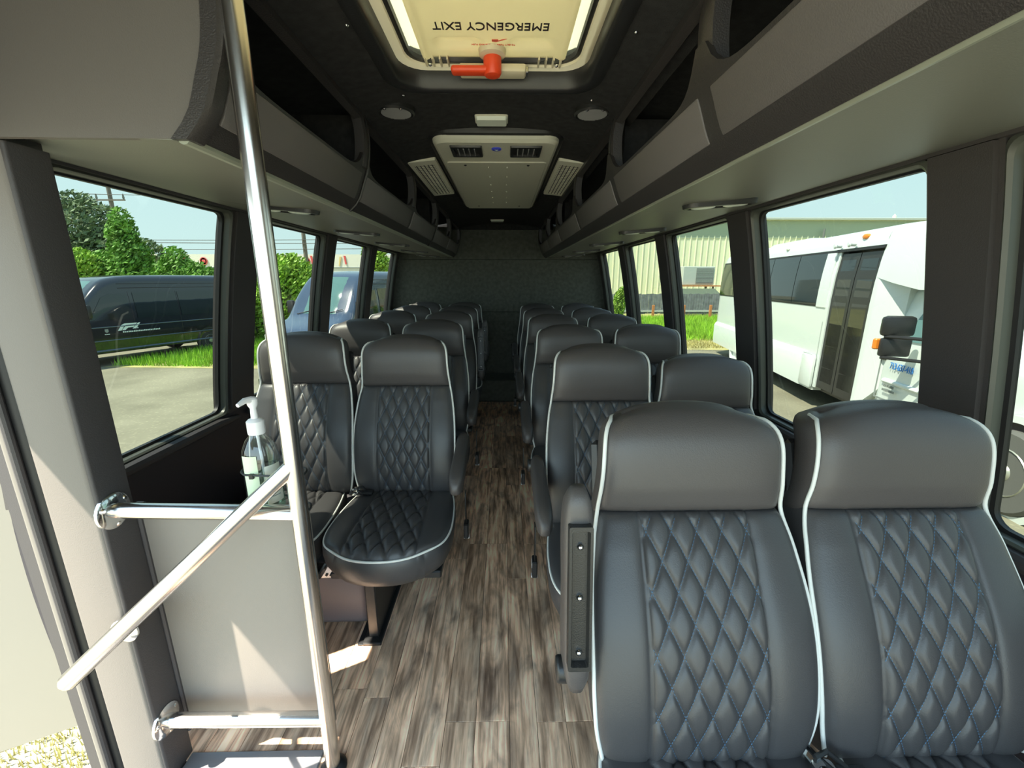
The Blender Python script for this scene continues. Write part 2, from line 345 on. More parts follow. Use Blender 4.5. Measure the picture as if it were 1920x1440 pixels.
# front of the bus: dashboard wall is behind the camera and stays open as the windshield
# ceiling
CC = -.03
def cz(x): return 1.965 - .05 * (abs(x - CC) / .46) ** 2.2
HX0, HX1, HY0, HY1 = -.335, .275, .50, 1.53
ce = bpy.data.objects.new('ceiling', None); C.objects.link(ce); struct(ce)
def csheet(x0, x1, y0, y1, nx=10):
    b = bmn(); L = []
    for i in range(nx + 1):
        x = x0 + (x1 - x0) * i / nx; L.append([(x, y0, cz(x)), (x, y1, cz(x)), (x, y1, cz(x) + .02), (x, y0, cz(x) + .02)])
    loops(b, L, True, True); return smoothen(obj('headliner_panel', b, M['liner'], ce))
csheet(CC - .5, CC + .5, HY1, 2.02); csheet(CC - .5, CC + .5, 2.024, Y1); csheet(CC - .5, CC + .5, Y0, HY0); csheet(CC - .5, HX0, HY0, HY1, 4); csheet(HX1, CC + .5, HY0, HY1, 4)
b = bmn(); box(b, CX - 1.0, CX + 1.0, Y0, HY0, 2.06, 2.08); box(b, CX - 1.0, CX + 1.0, HY1, Y1, 2.06, 2.08); box(b, CX - 1.0, HX0, HY0, HY1, 2.06, 2.08); box(b, HX1, CX + 1.0, HY0, HY1, 2.06, 2.08); obj('outer_roof', b, M['white'], ce)
def screw(parent, x, y, z, r=.005, name='screw', m='chrome'):
    b = bmn(); lathe(b, [(r, 0), (r, -.002), (r * .6, -.0045), (.0005, -.005)], 10, (x, y, z)); smoothen(obj(name, b, M[m], parent))
for x, y in ((-.025, 1.575), (-.37, 1.18), (.325, 1.19), (-.33, 1.585), (.30, 1.6)): screw(ce, x, y, cz(x))

# ------------------------------------------------------------------ overhead racks
RP = [(1.60, .53), (1.615, .512), (1.64, .492), (1.70, .468), (1.74, .453), (1.80, .443), (1.86, .442), (1.915, .452)]
RC = -.045
def rx(z): return itp(RP, z)
STR = [.95, 1.69, 2.50, 3.30, 4.10, 4.93]
def rack(s):
    y0 = .86 if s < 0 else -.5
    sl = 'left' if s < 0 else 'right'
    t = thing('luggage_rack', 'black open luggage rack along the ceiling above the %s windows' % sl, 'luggage rack', (RC, 0, 0), 0, 'overhead luggage racks')
    st_ = [y for y in STR if y > y0 + .05]
    if s < 0: st_ = [1.66, 2.50, 3.30, 4.10, 4.93]
    else: st_ = [.0 + .17] + st_
    def P(y, z, off=0): return (s * (rx(z) + off), y, z)
    # lower fascia with a rim that sweeps up into every strut
    b = bmn(); ny = 260
    def rim(y): return 1.728 + sum(.075 * math.exp(-max(0, abs(y - q) - .018) / .035) for q in st_ + ([y0] if s < 0 else []))
    def f(u, v): y = y0 + (4.96 - y0) * u; return P(y, 1.6 + (min(rim(y), 1.80) - 1.6) * v)
    grid(b, f, ny, 10); solid(b, .012)
    smoothen(obj('fascia', b, M['rack'], t), 50)
    b = bmn(); tube(b, [P(y0 + (4.96 - y0) * i / 4, 1.601, .008) for i in range(5)], .011, 10); tag(smoothen(obj('lip_rail', b, mat('lip_highlight', (.30, .32, .26), .35), t)), 'lower lip with its highlight put into a pale grey-green colour')  # light caught by the lip is painted in as a paler colour
    # top rail
    b = bmn(); L = [[P(y, 1.955, .04), P(y, 1.93, -.003), P(y, 1.895, -.004), P(y, 1.888, .02), P(y, 1.955, .07)] for y in (y0, 4.98)]; loops(b, L, True, True); obj('top_rail', b, M['rack'], t)
    for i, q in enumerate(st_):
        w = .028 if i % 2 == (0 if s < 0 else 0) else .03
        b = bmn(); L = []
        for k in range(13):
            z = 1.74 + (1.915 - 1.74) * k / 12; L.append([P(q - w, z, .03), P(q - w, z, -.002), P(q - w + .006, z, -.006), P(q + w - .006, z, -.006), P(q + w, z, -.002), P(q + w, z, .03)])
        loops(b, L, True, True); smoothen(obj('strut', b, M['rack'], t))
    for q in ([1.66, 3.30, 4.93] if s < 0 else [1.70, 3.30, 4.93]):
        b = bmn(); tube(b, [P(q + (.0 if s > 0 else .02), 1.60 + .315 * k / 14, -.004) for k in range(15)], .0055, 8); tag(smoothen(obj('joint_bead', b, M['blackmetal'], t)), 'thin shiny black bead over the joint of two modules')
    ed = ([y0 + .03] if s < 0 else [y0]) + st_ + []
    for a, c in zip(ed, ed[1:]):
        ya, yc = a + .028, c - .028
        if s < 0 and a == ed[0]: ya = a + .01
        b = bmn(); pts = rrect(ya, yc, 1.632, 1.718, .010, 4); 
        def dens(p):
            out = []
            for i, v in enumerate(p):
                q2 = p[(i + 1) % len(p)]; out.append(v)
                if abs(q2[1] - v[1]) > .04:
                    for k in range(1, 4): out.append((v[0] + (q2[0] - v[0]) * k / 4, v[1] + (q2[1] - v[1]) * k / 4))
            return out
        n1 = 10
        def g(u, v): return P(ya + (yc - ya) * u, 1.632 + .086 * v, -.008)
        rg = [grid(b, g, 1, 6)]
        solid(b, .008)
        bmesh.ops.recalc_face_normals(b, faces=b.faces)
        es = [e for e in b.edges if len(e.link_faces) == 2 and e.calc_face_angle() > .9]
        bmesh.ops.bevel(b, geom=es, offset=.003, segments=2, profile=.5, affect='EDGES')
        smoothen(obj('inset_panel', b, M['rackpanel'], t))
    # soffit panels (underside), rack floor and dark back
    cuts = [y0, 1.70, 3.30, 5.0]
    for a, c in zip(cuts, cuts[1:]):
        b = bmn(); L = []
        for k in range(7):
            u = k / 6; x = s * (.53 + (hw(1.66) - (s * (RC - CX)) - .53) * u); z = 1.597 + .058 * u - .012 * math.sin(PI * u); L.append([(x, a + .002, z), (x, c - .002, z), (x, c - .002, z + .012), (x, a + .002, z + .012)])
        loops(b, L, True, True); smoothen(obj('soffit_panel', b, M['soffit'], t))
    b = bmn(); grid(b, lambda u, v: (s * (.56 + (.50) * u), y0 + .02 + (4.98 - y0) * v, 1.625 + .03 * u + .28 * max(0, u - .8) * 3), 8, 1); solid(b, .004); obj('inner_liner', b, M['liner'], t)
    for q in (3.32,) + ((1.72,) if s < 0 else (1.74,)):
        b = bmn(); prism(b, [(.54, 1.62), (1.05, 1.66), (1.0, 1.80), (.85, 1.93), (.5, 1.93), (.50, 1.74)], lambda x, z: (s * x, q, z), lambda x, z: (s * x, q + .01, z)); obj('divider', b, M['liner'], t)
    if s < 0:
        prf = [(rx(1.6 + .35 * k / 12), 1.6 + .35 * k / 12) for k in range(13)]
        poly = [(hw(1.66) - .02, 1.602), (hw(1.66) - .03, 1.70), (1.0, 1.80), (.9, 1.95)] + prf[::-1] 
        b = bmn(); prism(b, [(x, z) for x, z in poly], lambda x, z: (-x, y0, z), lambda x, z: (-x, y0 + .012, z)); tag(obj('end_panel', b, M['panelgrey_dark'], t), 'flat dark grey front end panel')
        b = bmn(); L = []
        for k in range(15):
            z = 1.596 + .355 * k / 14; L.append([P(y0 - .012, z, .022), P(y0 - .012, z, -.006), P(y0 - .004, z, -.012), P(y0 + .03, z, -.010), P(y0 + .03, z, .01)])
        loops(b, L, True, True); smoothen(obj('end_rim', b, M['rack'], t))
    return t
M['panelgrey_dark'] = mat('end_panel_vinyl', (.13, .118, .11), .5, bump=.25, bscale=420)
rack(-1); rack(1)
# reading lamps in the soffits
side_n = {-1: ['nearest the grab pole', 'second back', 'third back', 'fourth back', 'rearmost'], 1: ['nearest the camera', 'second back', 'third back', 'fourth back', 'rearmost']}
for s, yy in ((-1, [1.70, 2.50, 3.26, 4.05, 4.75]), (1, [1.56, 2.40, 3.22, 4.0, 4.72])):
    for k, y in enumerate(yy):
        u = .34; xc = RC + s * (.80 if s > 0 else .775); z = 1.597 + .058 * .45 - .012
        t = thing('reading_lamp', 'slim oval reading lamp under the %s rack, %s of five' % ('left' if s < 0 else 'right', side_n[s][k]), 'lamp', (xc, y, z), 0, 'oval reading lamps under the racks')
        t.rotation_euler = (0, -s * .08, 0)
        b = bmn(); o1 = rrect(-.128, .128, -.04, .04, .039, 8); o2 = rrect(-.112, .112, -.027, .027, .0265, 8)
        loops(b, [[(x, yv, .004) for x, yv in o1], [(x * .985, yv * .96, -.012) for x, yv in o1], [(x, yv, -.013) for x, yv in o2], [(x, yv, -.002) for x, yv in o2]]); smoothen(obj('bezel', b, M['blackmetal'], t))
        b = bmn(); prism(b, rrect(-.112, .112, -.027, .027, .0265, 8), lambda x, yv: (x, yv, -.002), lambda x, yv: (x, yv, -.005)); obj('base', b, M['blackplastic'], t)
        for sx, m_ in ((-.058, 'lens'), (.055, 'lens')):
            b = bmn(); lathe(b, [(.024, -.004), (.024, -.012), (.018, -.0145), (.002, -.0155)], 18); bmesh.ops.scale(b, vec=(1.75, .95, 1), verts=b.verts); bmesh.ops.translate(b, vec=(sx, 0, 0), verts=b.verts); smoothen(obj('lamp_lens', b, M[m_], t))
# ------------------------------------------------------------------ roof hatch
h = thing('roof_hatch', 'beige emergency exit roof hatch with red handle in the black ceiling', 'roof hatch')
X0, X1, HYa, HYb = -.313, .257, .52, 1.51
def zr(pts, z): return [(x, y, z) for x, y in pts]
b = bmn(); loops(b, [zr(rrect(X0 - .05, X1 + .05, HYa - .05, HYb + .045, .10), 1.968), zr(rrect(X0 - .045, X1 + .045, HYa - .05, HYb + .04, .10), 1.936), zr(rrect(X0 - .01, X1 + .01, HYa, HYb + .01, .085), 1.930), zr(rrect(X0, X1, HYa, HYb, .08), 1.938), zr(rrect(X0, X1, HYa, HYb, .08), 1.99)])
smoothen(obj('trim_ring', b, M['blackplastic'], h), 60)
b = bmn(); loops(b, [zr(rrect(X0 - .001, X1 + .001, HYa, HYb + .001, .08), 1.985), zr(rrect(X0 + .028, X1 - .028, HYa, HYb - .03, .07), 1.983), zr(rrect(X0 + .03, X1 - .03, HYa, HYb - .032, .07), 1.992)]); smoothen(obj('outer_frame', b, M['beigelight'], h))
b = bmn(); loops(b, [zr(rrect(X0 + .029, X1 - .029, HYa, HYb - .031, .07), 1.99), zr(rrect(X0 + .042, X1 - .042, HYa, HYb - .045, .06), 1.988), zr(rrect(X0 + .044, X1 - .044, HYa, HYb - .047, .06), 2.0)]); smoothen(obj('seal', b, M['rubber'], h))
b = bmn(); prism(b, rrect(X0 + .03, X1 - .03, HYa, HYb - .04, .06), lambda x, y: (x, y, 2.02), lambda x, y: (x, y, 2.026)); obj('glazing_strip', b, translucent('smoky_glazing', (.70, .70, .60), .8), h)
px0, px1 = X0 + .078, X1 - .072
def psurf(u, v):
    x = px0 + (px1 - px0) * u; y = HYa + .02 + (1.415 - HYa) * v; z = 1.988
    for cx_, cy_, ax, ay, d in ((-.128, 1.365, .058, .026, .020), (.080, 1.365, .058, .026, .020), (-.13, 1.10, .09, .06, .016), (.075, 1.10, .09, .06, .016)):
        q = ((x - cx_) / ax) ** 4 + ((y - cy_) / ay) ** 4
        z += d / (1 + min(q * 1.2, 50) ** 2.2)
    e = min(u, 1 - u) * (px1 - px0); z += -.008 * math.exp(-((e - .012) / .01) ** 2)
    return (x, y, z)
b = bmn(); grid(b, psurf, 70, 160); obj('cover_panel', b, M['beige'], h, smooth=True)
b = bmn(); prism(b, [(px0 + .03, 1.43), (px1 - .03, 1.43), (.075, 1.49), (-.13, 1.49)], lambda x, y: (x, y, 1.990), lambda x, y: (x, y, 1.994)); obj('latch_plate', b, M['nosing'], h)
for i in range(4):
    for sx in (-1, 1):
        b = bmn(); xx = (-.028) + sx * (.135 + i * .022); box(b, xx - .0025, xx + .0025, 1.425, 1.475, 1.978, 1.992, .001); obj('rib', b, M['beigelight'], h)
b = bmn(); box(b, -.128, .068, 1.418, 1.47, 1.945, 1.968, .006, seg=2); smoothen(obj('latch_bar', b, M['beigelight'], h))
for xx in (-.132, .072):
    b = bmn(); box(b, xx - .004, xx + .004, 1.428, 1.462, 1.948, 1.965, .002); obj('bar_end_bracket', b, M['chrome'], h)
b = bmn(); loops(b, [zr(rrect(X0 - .08, X1 + .08, HYa - .08, HYb + .08, .1), 2.055), zr(rrect(X0 - .08, X1 + .08, HYa - .08, HYb + .08, .1), 2.10), zr(rrect(X0 - .02, X1 + .02, HYa, HYb, .08), 2.13)], False, True); smoothen(obj('sun_block_cover', b, translucent('sun_block_plastic', (.8, .78, .68), .5), h))  # unseen cover added above the hatch to cut direct sun
hd = bmn(); lathe(hd, [(.026, 1.975), (.026, 1.935), (.022, 1.928), (.004, 1.925)], 24, (-.030, 1.405, 0)); box(hd, -.150, -.030, 1.386, 1.423, 1.932, 1.950, .008, seg=3); smoothen(obj('red_handle', hd, M['red'], h), 50)
hd = bmn(); lathe(hd, [(.040, 1.99), (.037, 1.976), (.028, 1.973)], 24, (-.030, 1.398, 0)); smoothen(obj('handle_boss', hd, M['beigelight'], h))
b = bmn(); lathe(b, [(.007, 1.97), (.007, 1.952), (.004, 1.95)], 12, (.06, 1.44, 0)); obj('amber_button', b, M['amber'], h)
MD = axes((-1, 0, 0), (0, 1, 0), (0, 0, -1))
text('lettering', 'EMERGENCY EXIT', .0475, M['ink'], h, (-.030, 1.275, 1.9868), MD, .0008, sx=.80)
text('small_lettering', 'TO EXIT TURN HANDLE AND PUSH', .0095, M['redink'], h, (-.026, 1.362, 1.9866), MD, .0006, sx=.8)
b = bmn(); prism(b, [(-.03, 1.336), (-.012, 1.336), (-.012, 1.342), (-.002, 1.336), (.012, 1.333), (.0, 1.340), (-.012, 1.346), (-.018, 1.349), (-.03, 1.346)], lambda x, y: (x, y, 1.9868), lambda x, y: (x, y, 1.986)); obj('hand_symbol', b, M['redink'], h)
for sx in (-1, 1): screw(h, -.028 + sx * .19, 1.46, 1.98, .006)
# ------------------------------------------------------------------ speakers
for sx, lab in ((-.382, 'round black ceiling speaker left of the roof hatch corner'), (.322, 'round black ceiling speaker right of the roof hatch corner')):
    t = thing('ceiling_speaker', lab, 'speaker', (sx, 1.697, cz(sx)), 0, 'round ceiling speakers')
    b = bmn(); lathe(b, [(.066, .01), (.066, -.006), (.060, -.012), (.054, -.010), (.052, -.004)], 32); smoothen(obj('rim', b, M['blackmetal'], t))
    b = bmn(); lathe(b, [(.053, -.003), (.045, -.006), (.002, -.009)], 24); smoothen(obj('speaker_grille', b, M['mesh'], t))
    b = bmn()
    for k in range(-8, 9):
        w_ = math.sqrt(.052 ** 2 - (k * .006) ** 2); box(b, -w_, w_, k * .006 - .0012, k * .006 + .0012, -.011, -.006)
    tag(obj('grille_bar', b, M['mesh'], t), kind='stuff')
    for q in (-.028, .028): screw(t, q, -.05, -.010, .006)
# ------------------------------------------------------------------ ceiling lamps
for (x, y, w_, lab) in ((-.045, 1.845, .064, 'pale rectangular ceiling lamp in front of the air unit'), (-.066, 4.7, .07, 'small pale ceiling lamp near the back wall')):
    t = thing('ceiling_lamp', lab, 'lamp', (x, y, cz(x)))
    b = bmn(); prism(b, rrect(-w_, w_, -.042, .042, .008), lambda a, c: (a, c, .005), lambda a, c: (a, c, -.006)); obj('base', b, M['louver'], t)
    b = bmn(); loops(b, [zr(rrect(-w_ + .003, w_ - .003, -.038, .038, .008), -.006), zr(rrect(-w_ + .006, w_ - .006, -.034, .034, .008), -.018)], False, True); smoothen(obj('lamp_lens', b, M['lens'], t))
# ------------------------------------------------------------------ air conditioning unit
t = thing('air_conditioner', 'pale grey ceiling air unit with two dark vents and blue badge', 'air conditioner')
ax0, ax1, ay0, ay1 = -.298, .235, 1.965, 3.63
b = bmn(); loops(b, [zr(rrect(ax0 - .035, ax1 + .035, ay0 - .02, ay1 + .03, .09), 1.975), zr(rrect(ax0 - .03, ax1 + .03, ay0 - .015, ay1 + .03, .09), 1.945), zr(rrect(ax0 - .01, ax1 + .01, ay0 - .0, ay1 + .01, .08), 1.935)], False, True); smoothen(obj('gasket', b, M['blackplastic'], t))
def zf(y): return 1.915
def taper(pts):  # rounder at the front
    return pts
fr = rrect(ax0, ax1, ay0, ay1, .055, 6)
b = bmn(); loops(b, [[(x * 1.0, y, 1.955) for x, y in rrect(ax0 - .012, ax1 + .012, ay0 - .008, ay1 + .01, .07, 6)], [(x, y, zf(y) + .012) for x, y in rrect(ax0 - .006, ax1 + .006, ay0 - .004, ay1 + .004, .06, 6)], [(x, y, zf(y)) for x, y in rrect(ax0 + .008, ax1 - .008, ay0 + .01, ay1 - .008, .05, 6)]], False, True); smoothen(obj('housing', b, M['acgrey'], t))
b = bmn(); loops(b, [[(x, y, zf(y)) for x, y in rrect(ax0 + .02, ax1 - .02, 2.265, ay1 - .012, .02, 4)], [(x, y, zf(y) - .005) for x, y in rrect(ax0 + .023, ax1 - .023, 2.268, ay1 - .015, .02, 4)]], False, True); smoothen(obj('access_panel', b, M['acgrey'], t))
for cx_ in (-.163, .101):
    b = bmn(); zz = zf(2.0)
    loops(b, [zr(rrect(cx_ - .070, cx_ + .070, 2.01, 2.165, .006, 2), zz), zr(rrect(cx_ - .068, cx_ + .068, 2.012, 2.163, .006, 2), zz - .008), zr(rrect(cx_ - .055, cx_ + .055, 2.03, 2.145, .01, 2), zz - .008), zr(rrect(cx_ - .055, cx_ + .055, 2.03, 2.145, .01, 2), zz - .001)], False, True)
    v = smoothen(obj('air_vent', b, M['blackplastic'], t))
    for k in range(4):
        bb = bmn(); box(bb, cx_ - .036 + k * .024 - .0018, cx_ - .036 + k * .024 + .0018, 2.035, 2.14, zz - .009, zz - .002); obj('slat', bb, M['mesh'], v)
b = bmn(); lathe(b, [(.022, zf(1.93)), (.022, zf(1.93) - .004), (.018, zf(1.93) - .006), (.001, zf(1.93) - .006)], 24, (-.03, 2.055, 0)); bd = smoothen(obj('round_badge', b, M['blue'], t))
b = bmn(); prism(b, [(-.038, 2.05), (-.022, 2.05), (-.03, 2.066)], lambda x, y: (x, y, zf(1.93) - .0062), lambda x, y: (x, y, zf(1.93) - .007)); obj('emblem', b, M['logo'], bd)
for x, y in ((-.19, 2.31), (.125, 2.31), (-.19, 3.5), (.122, 3.5)): screw(t, x, y, zf(y) - .005, .007, 'screw', 'blackplastic')
for k in range(6):
    for x in (-.075, .02): screw(t, x, 2.35 + k * .2, zf(2.2 + k * .2) - .005, .004, 'rivet', 'acgrey')
for s, lab in ((-1, 'ceiling return grille left of the air unit'), (1, 'ceiling return grille right of the air unit')):
    g = thing('air_grille', 'pale slatted ' + lab, 'grille', (-.03 + s * .378, 2.72, 1.93), 0, 'slatted grilles beside the air unit'); g.rotation_euler = (0, s * .10, 0)
    b = bmn(); loops(b, [zr(rrect(-.072, .072, -.42, .42, .01, 2), .02), zr(rrect(-.07, .07, -.42, .42, .01, 2), -.008), zr(rrect(-.052, .052, -.35, .37, .004, 2), -.008), zr(rrect(-.052, .052, -.35, .37, .004, 2), 0)]); obj('frame', b, M['louver'], g)
    b = bmn(); box(b, -.055, .055, -.36, .38, -.0, .004); obj('backing', b, M['ink'], g)
    for k in range(20):
        b = bmn(); yk = -.335 + k * .036; box(b, -.05, .05, yk - .0095, yk + .0095, -.006, -.003); obj('slat', b, M['louver'], g)
    for k in (-2, -1, 0, 1, 2):
        b = bmn(); box(b, k * .02 - .0015, k * .02 + .0015, -.35, .37, -.0095, -.0045); obj('rib', b, M['ink'], g)
# ------------------------------------------------------------------ entry post, modesty panel, grab pole
t = bpy.data.objects.new('trim_2', None); C.objects.link(t); struct(t)
b = bmn(); prism(b, rrect(-1.045, -.93, .877, .965, .012, 4), lambda x, y: (x, y, -.5), lambda x, y: (x, y, 1.602)); smoothen(obj('post', b, M['panelgrey_mid'] if 'panelgrey_mid' in M else mat('entry_post_vinyl', (.17, .15, .135), .5, bump=.2, bscale=400), t))
b = bmn(); prism(b, rrect(-.95, -.926, .880, .966, .006, 4), lambda x, y: (x, y, -.5), lambda x, y: (x, y, 1.602)); tag(smoothen(obj('post_shaded_side', b, M['wallvinyl'], t)), 'aisle face of the post with its shade put into a dark colour')  # unlit aisle face of the post, its shade painted as a darker layer
b = bmn(); box(b, -1.36, -1.10, 1.06, 1.10, -.5, 1.66); obj('post_filler', b, M['wallvinyl'], t)
b = bmn(); prism(b, rrect(-1.105, -1.043, .885, .96, .02, 4), lambda x, y: (x, y, -.5), lambda x, y: (x, y, 1.66)); smoothen(obj('door_seal', b, M['rubber'], t))
b = bmn(); tube(b, [(-1.076, .878, -.5), (-1.076, .878, 1.66)], .009, 10); smoothen(obj('door_seal_bead', b, M['wallvinyl'], t))
b = bmn(); prism(b, rrect(-1.135, -1.10, .90, .955, .012, 4), lambda x, y: (x, y, -.5), lambda x, y: (x, y, 1.66)); smoothen(obj('door_edge', b, mat('painted_door_edge', (.16, .145, .13), .4), t))
b = bmn(); box(b, -1.36, -.97, Y0, .99, 1.60, 1.96, .01); obj('door_header', b, M['wallvinyl'], t)
b = bmn(); box(b, -.985, -.955, .80, .99, 1.57, 1.75, .01); obj('header_lip', b, M['rack'], t)
mp = thing('modesty_panel', 'plain taupe vinyl panel behind the steel rails at the entrance', 'panel')
b = bmn(); box(b, -.925, -.505, .972, .99, .075, .79, .004, seg=2); smoothen(obj('board', b, M['panelgrey'], mp))
b = bmn(); box(b, -.945, -.92, .963, .994, .07, .80, .004); obj('edge_strip', b, M['wallvinyl'], mp)
gp = thing('grab_pole', 'stainless steel entry grab pole with two crossbars and sloping rail', 'grab pole', (-.4905, .908, 0))
def seg(n, a, c, r, m='steel', par=None, k=20): 
    b = bmn(); tube(b, [a, c], r, k); return smoothen(obj(n, b, M[m], par or gp), 60)
def pol(z): return (.0245 * z / 1.81, -.04 * z / 1.81, z)
seg('pole', (0, 0, .0), pol(1.95), .0195)
b = bmn(); lathe(b, [(.036, 0), (.036, .006), (.03, .014), (.022, .02)], 24); smoothen(obj('foot_flange', b, M['blackmetal'], gp))
seg('upper_crossbar', (-.435, 0, .822), pol(.822), .0185)
seg('lower_crossbar', (-.435, 0, .186), pol(.186), .0185)
for z in (.822, .186):
    b = bmn(); lathe(b, [(.043, -.438), (.043, -.431), (.036, -.427), (.024, -.424)], 24, (0, 0, z), 'X'); f_ = smoothen(obj('wall_flange', b, M['chrome'], gp))
    for a in (.6, 2.7, 4.7):
        b = bmn(); lathe(b, [(.007, -.431), (.007, -.427), (.004, -.424)], 10, (0, .033 * math.cos(a), z + .033 * math.sin(a)), 'X'); obj('bolt', b, M['steel'], f_)
b = bmn(); E0 = Vector(pol(.944)); E1 = Vector((-.915 + .4905, .72 - .908, .535)); dd = (E1 - E0)
tube(b, [E0, E0 + dd * .5, E1, E1 + dd.normalized() * .008, E1 + dd.normalized() * .013], [.0185, .0185, .0185, .014, .006], 20); smoothen(obj('sloping_rail', b, M['steel'], gp), 60)
q = E0 + dd * .90
b = bmn(); tube(b, [q, q + Vector((-.03, .06, -.04)), q + Vector((-.05, .125, -.05))], .008, 10); smoothen(obj('rail_bracket', b, M['chrome'], gp))
b = bmn(); lathe(b, [(.032, 0), (.032, -.005), (.024, -.009), (.01, -.012)], 20, (q.x - .05, q.y + .127, q.z - .05), 'Y'); smoothen(obj('bracket_flange', b, M['chrome'], gp))
# ------------------------------------------------------------------ pump bottle tied to the pole
pb = thing('pump_bottle', 'clear pump bottle of pale green gel tied to the grab pole', 'bottle', (-.592, .958, .790)); pb.scale = (1.13, 1.13, 1.15)
BP = [(.030, 0), (.035, .004), (.0365, .02), (.0365, .12), (.033, .145), (.024, .165), (.0125, .178), (.0125, .186)]
b = bmn(); lathe(b, BP, 32); smoothen(obj('bottle_body', b, M['clear'], pb), 60)
b = bmn(); lathe(b, [(.029, .002), (.0345, .006), (.0345, .088)], 28); smoothen(obj('gel', b, M['gel'], pb), 60)
b = bmn(); lathe(b, [(.0165, .178), (.017, .182), (.017, .205), (.013, .209), (.007, .211), (.006, .232), (.010, .240), (.011, .252), (.008, .255)], 22); smoothen(obj('pump_head', b, M['whiteplastic'], pb))
b = bmn(); tube(b, [(0, -.002, .25), (-.004, -.018, .253), (-.008, -.036, .248)], [.008, .006, .004], 10); smoothen(obj('spout', b, M['whiteplastic'], pb))
b = bmn(); tube(b, [(0, 0, .18), (.003, 0, .10), (.004, 0, .01)], .003, 8); obj('dip_tube', b, M['whiteplastic'], pb)
def lab(a0, a1, z0, z1, m, tg=None):
    b = bmn(); grid(b, lambda u, v: (.0372 * math.cos(a0 + (a1 - a0) * u), .0372 * math.sin(a0 + (a1 - a0) * u), z0 + (z1 - z0) * v), 12, 3); solid(b, .0004); return tag(smoothen(obj('label', b, M[m], pb)), tg)
lab(-2.1, -1.25, .02, .140, 'label', 'pale green front label'); lab(-.95, .0, .03, .115, 'labelwhite', 'white label with fine print')
for k in range(6):
    b = bmn(); grid(b, lambda u, v: (.0378 * math.cos(-.85 + .62 * u), .0378 * math.sin(-.85 + .62 * u), .045 + k * .008 + .002 * v), 6, 1); obj('print_line', b, M['greydecal'], pb)
for k, z in enumerate((.098, .018)):
    b = bmn(); pts = []
    for i in range(40):
        a = 2 * PI * i / 40; cx_, cy_ = .0335, .018
        d = Vector((math.cos(a), math.sin(a))); ax_ = Vector((.895, -.445)); pr = d.dot(ax_)
        c0 = Vector((0, 0)) if pr < 0 else Vector((.094, -.047)); r_ = .0385 if pr < 0 else .0215
        pts.append((c0.x + d.x * r_, c0.y + d.y * r_, z + .012 * (c0.x / .094) + .002 * math.sin(a * 2)))
    tube(b, pts + [pts[0]], .0022, 6, False); smoothen(tag(obj('zip_tie', b, M['rubber'], pb), 'black zip tie around bottle and pole'))
    b = bmn(); box(b, -.004, .004, -.0435, -.037, z - .004, z + .006); obj('tie_lock', b, M['rubber'], pb)

# ------------------------------------------------------------------ seats
PF = [(0, -.018), (.12, -.048), (.25, -.052), (.40, -.026), (.475, -.012), (.53, -.034), (.60, -.050), (.645, -.046), (.68, -.022), (.70, .012)]
PW = [(0, .192), (.08, .208), (.2, .213), (.32, .210), (.42, .199), (.475, .189), (.55, .181), (.62, .177), (.655, .170), (.68, .155), (.70, .125)]
QA, QH, QZ = .051, .110, .112
def puff(x, z, a=QA, hh=QH, z0=0):
    u, v = x / a, (z - z0) / hh
    return 1 - math.exp(-3.6 * abs(math.sin(PI * (u + v))) * abs(math.sin(PI * (u - v))))
def pad(F, cols, rows, layers, nrm):
    """F(i,j)->point, boundary then offset outwards in plane and backwards along nrm"""
    bm = bmn(); nu, nv = len(cols) - 1, len(rows) - 1
    V = [[bm.verts.new(F(c, r)) for c in cols] for r in rows]
    for j in range(nv):
        for i in range(nu): bm.faces.new((V[j][i], V[j][i + 1], V[j + 1][i + 1], V[j + 1][i]))
    bd = [V[0][i] for i in range(nu)] + [V[j][nu] for j in range(nv)] + [V[nv][i] for i in range(nu, 0, -1)] + [V[j][0] for j in range(nv, 0, -1)]
    n = len(bd); P = [v.co.copy() for v in bd]; nr = Vector(nrm); N = []
    for k in range(n):
        tg_ = (P[(k + 4) % n] - P[(k - 4) % n]); tg_ -= nr * tg_.dot(nr); N.append(tg_.cross(nr).normalized())
    cen = sum(P, Vector()) / n
    sg = 1 if sum(N[k].dot(P[k] - cen) for k in range(n)) > 0 else -1
    prev = bd
    for (o, d) in layers:
        cur = [bm.verts.new(P[k] + N[k] * o * sg + nr * d) for k in range(n)]
        for k in range(n): bm.faces.new((prev[k], prev[(k + 1) % n], cur[(k + 1) % n], cur[k]))
        prev = cur
    bm.faces.new(prev)
    return bm
zc = [-1 + 2 * i / 76 for i in range(77)]  # quilt zone columns
COLS = [('b', -1 + i / 16) for i in range(16)] + [('q', c) for c in zc] + [('b', (i + 1) / 16) for i in range(16)]
def colx(c, w): return c[1] * QZ if c[0] == 'q' else (math.copysign(1, c[1]) * (QZ + (w - QZ) * (abs(c[1]) if False else (1 - abs(1 - abs(c[1])) if False else abs(c[1])))))
def bx(c, w):
    if c[0] == 'q': return c[1] * QZ
    t = c[1]; s = -1 if t < 0 else 1
    f = abs(t) if t < 0 else t
    return s * (QZ + (w - QZ) * f)
def backF(c, z):
    w = itp(PW, z); x = bx(c, w); y = itp(PF, z) + .014 * (abs(x) / w) ** 5
    e = w - abs(x); y += .010 * math.exp(-e / .007)
    if abs(x) <= QZ + 1e-6:
        ed = 1 - math.exp(-(QZ - abs(x)) / .004); y -= .0105 * puff(x, z) * ed + .002 - .003 * (1 - ed)
        y += .005 * math.exp(-z / .01)
    else:
        y -= .009 * (1 - math.exp(-(abs(x) - QZ) / .010))
    y += .012 * math.exp(-(.473 - z) / .008) + .02 * math.exp(-z / .012)
    return (x, y, z)
SIDE = [(.002, .006), (.003, .02), (.003, .045), (.002, .075), (0, .092), (-.02, .100)]
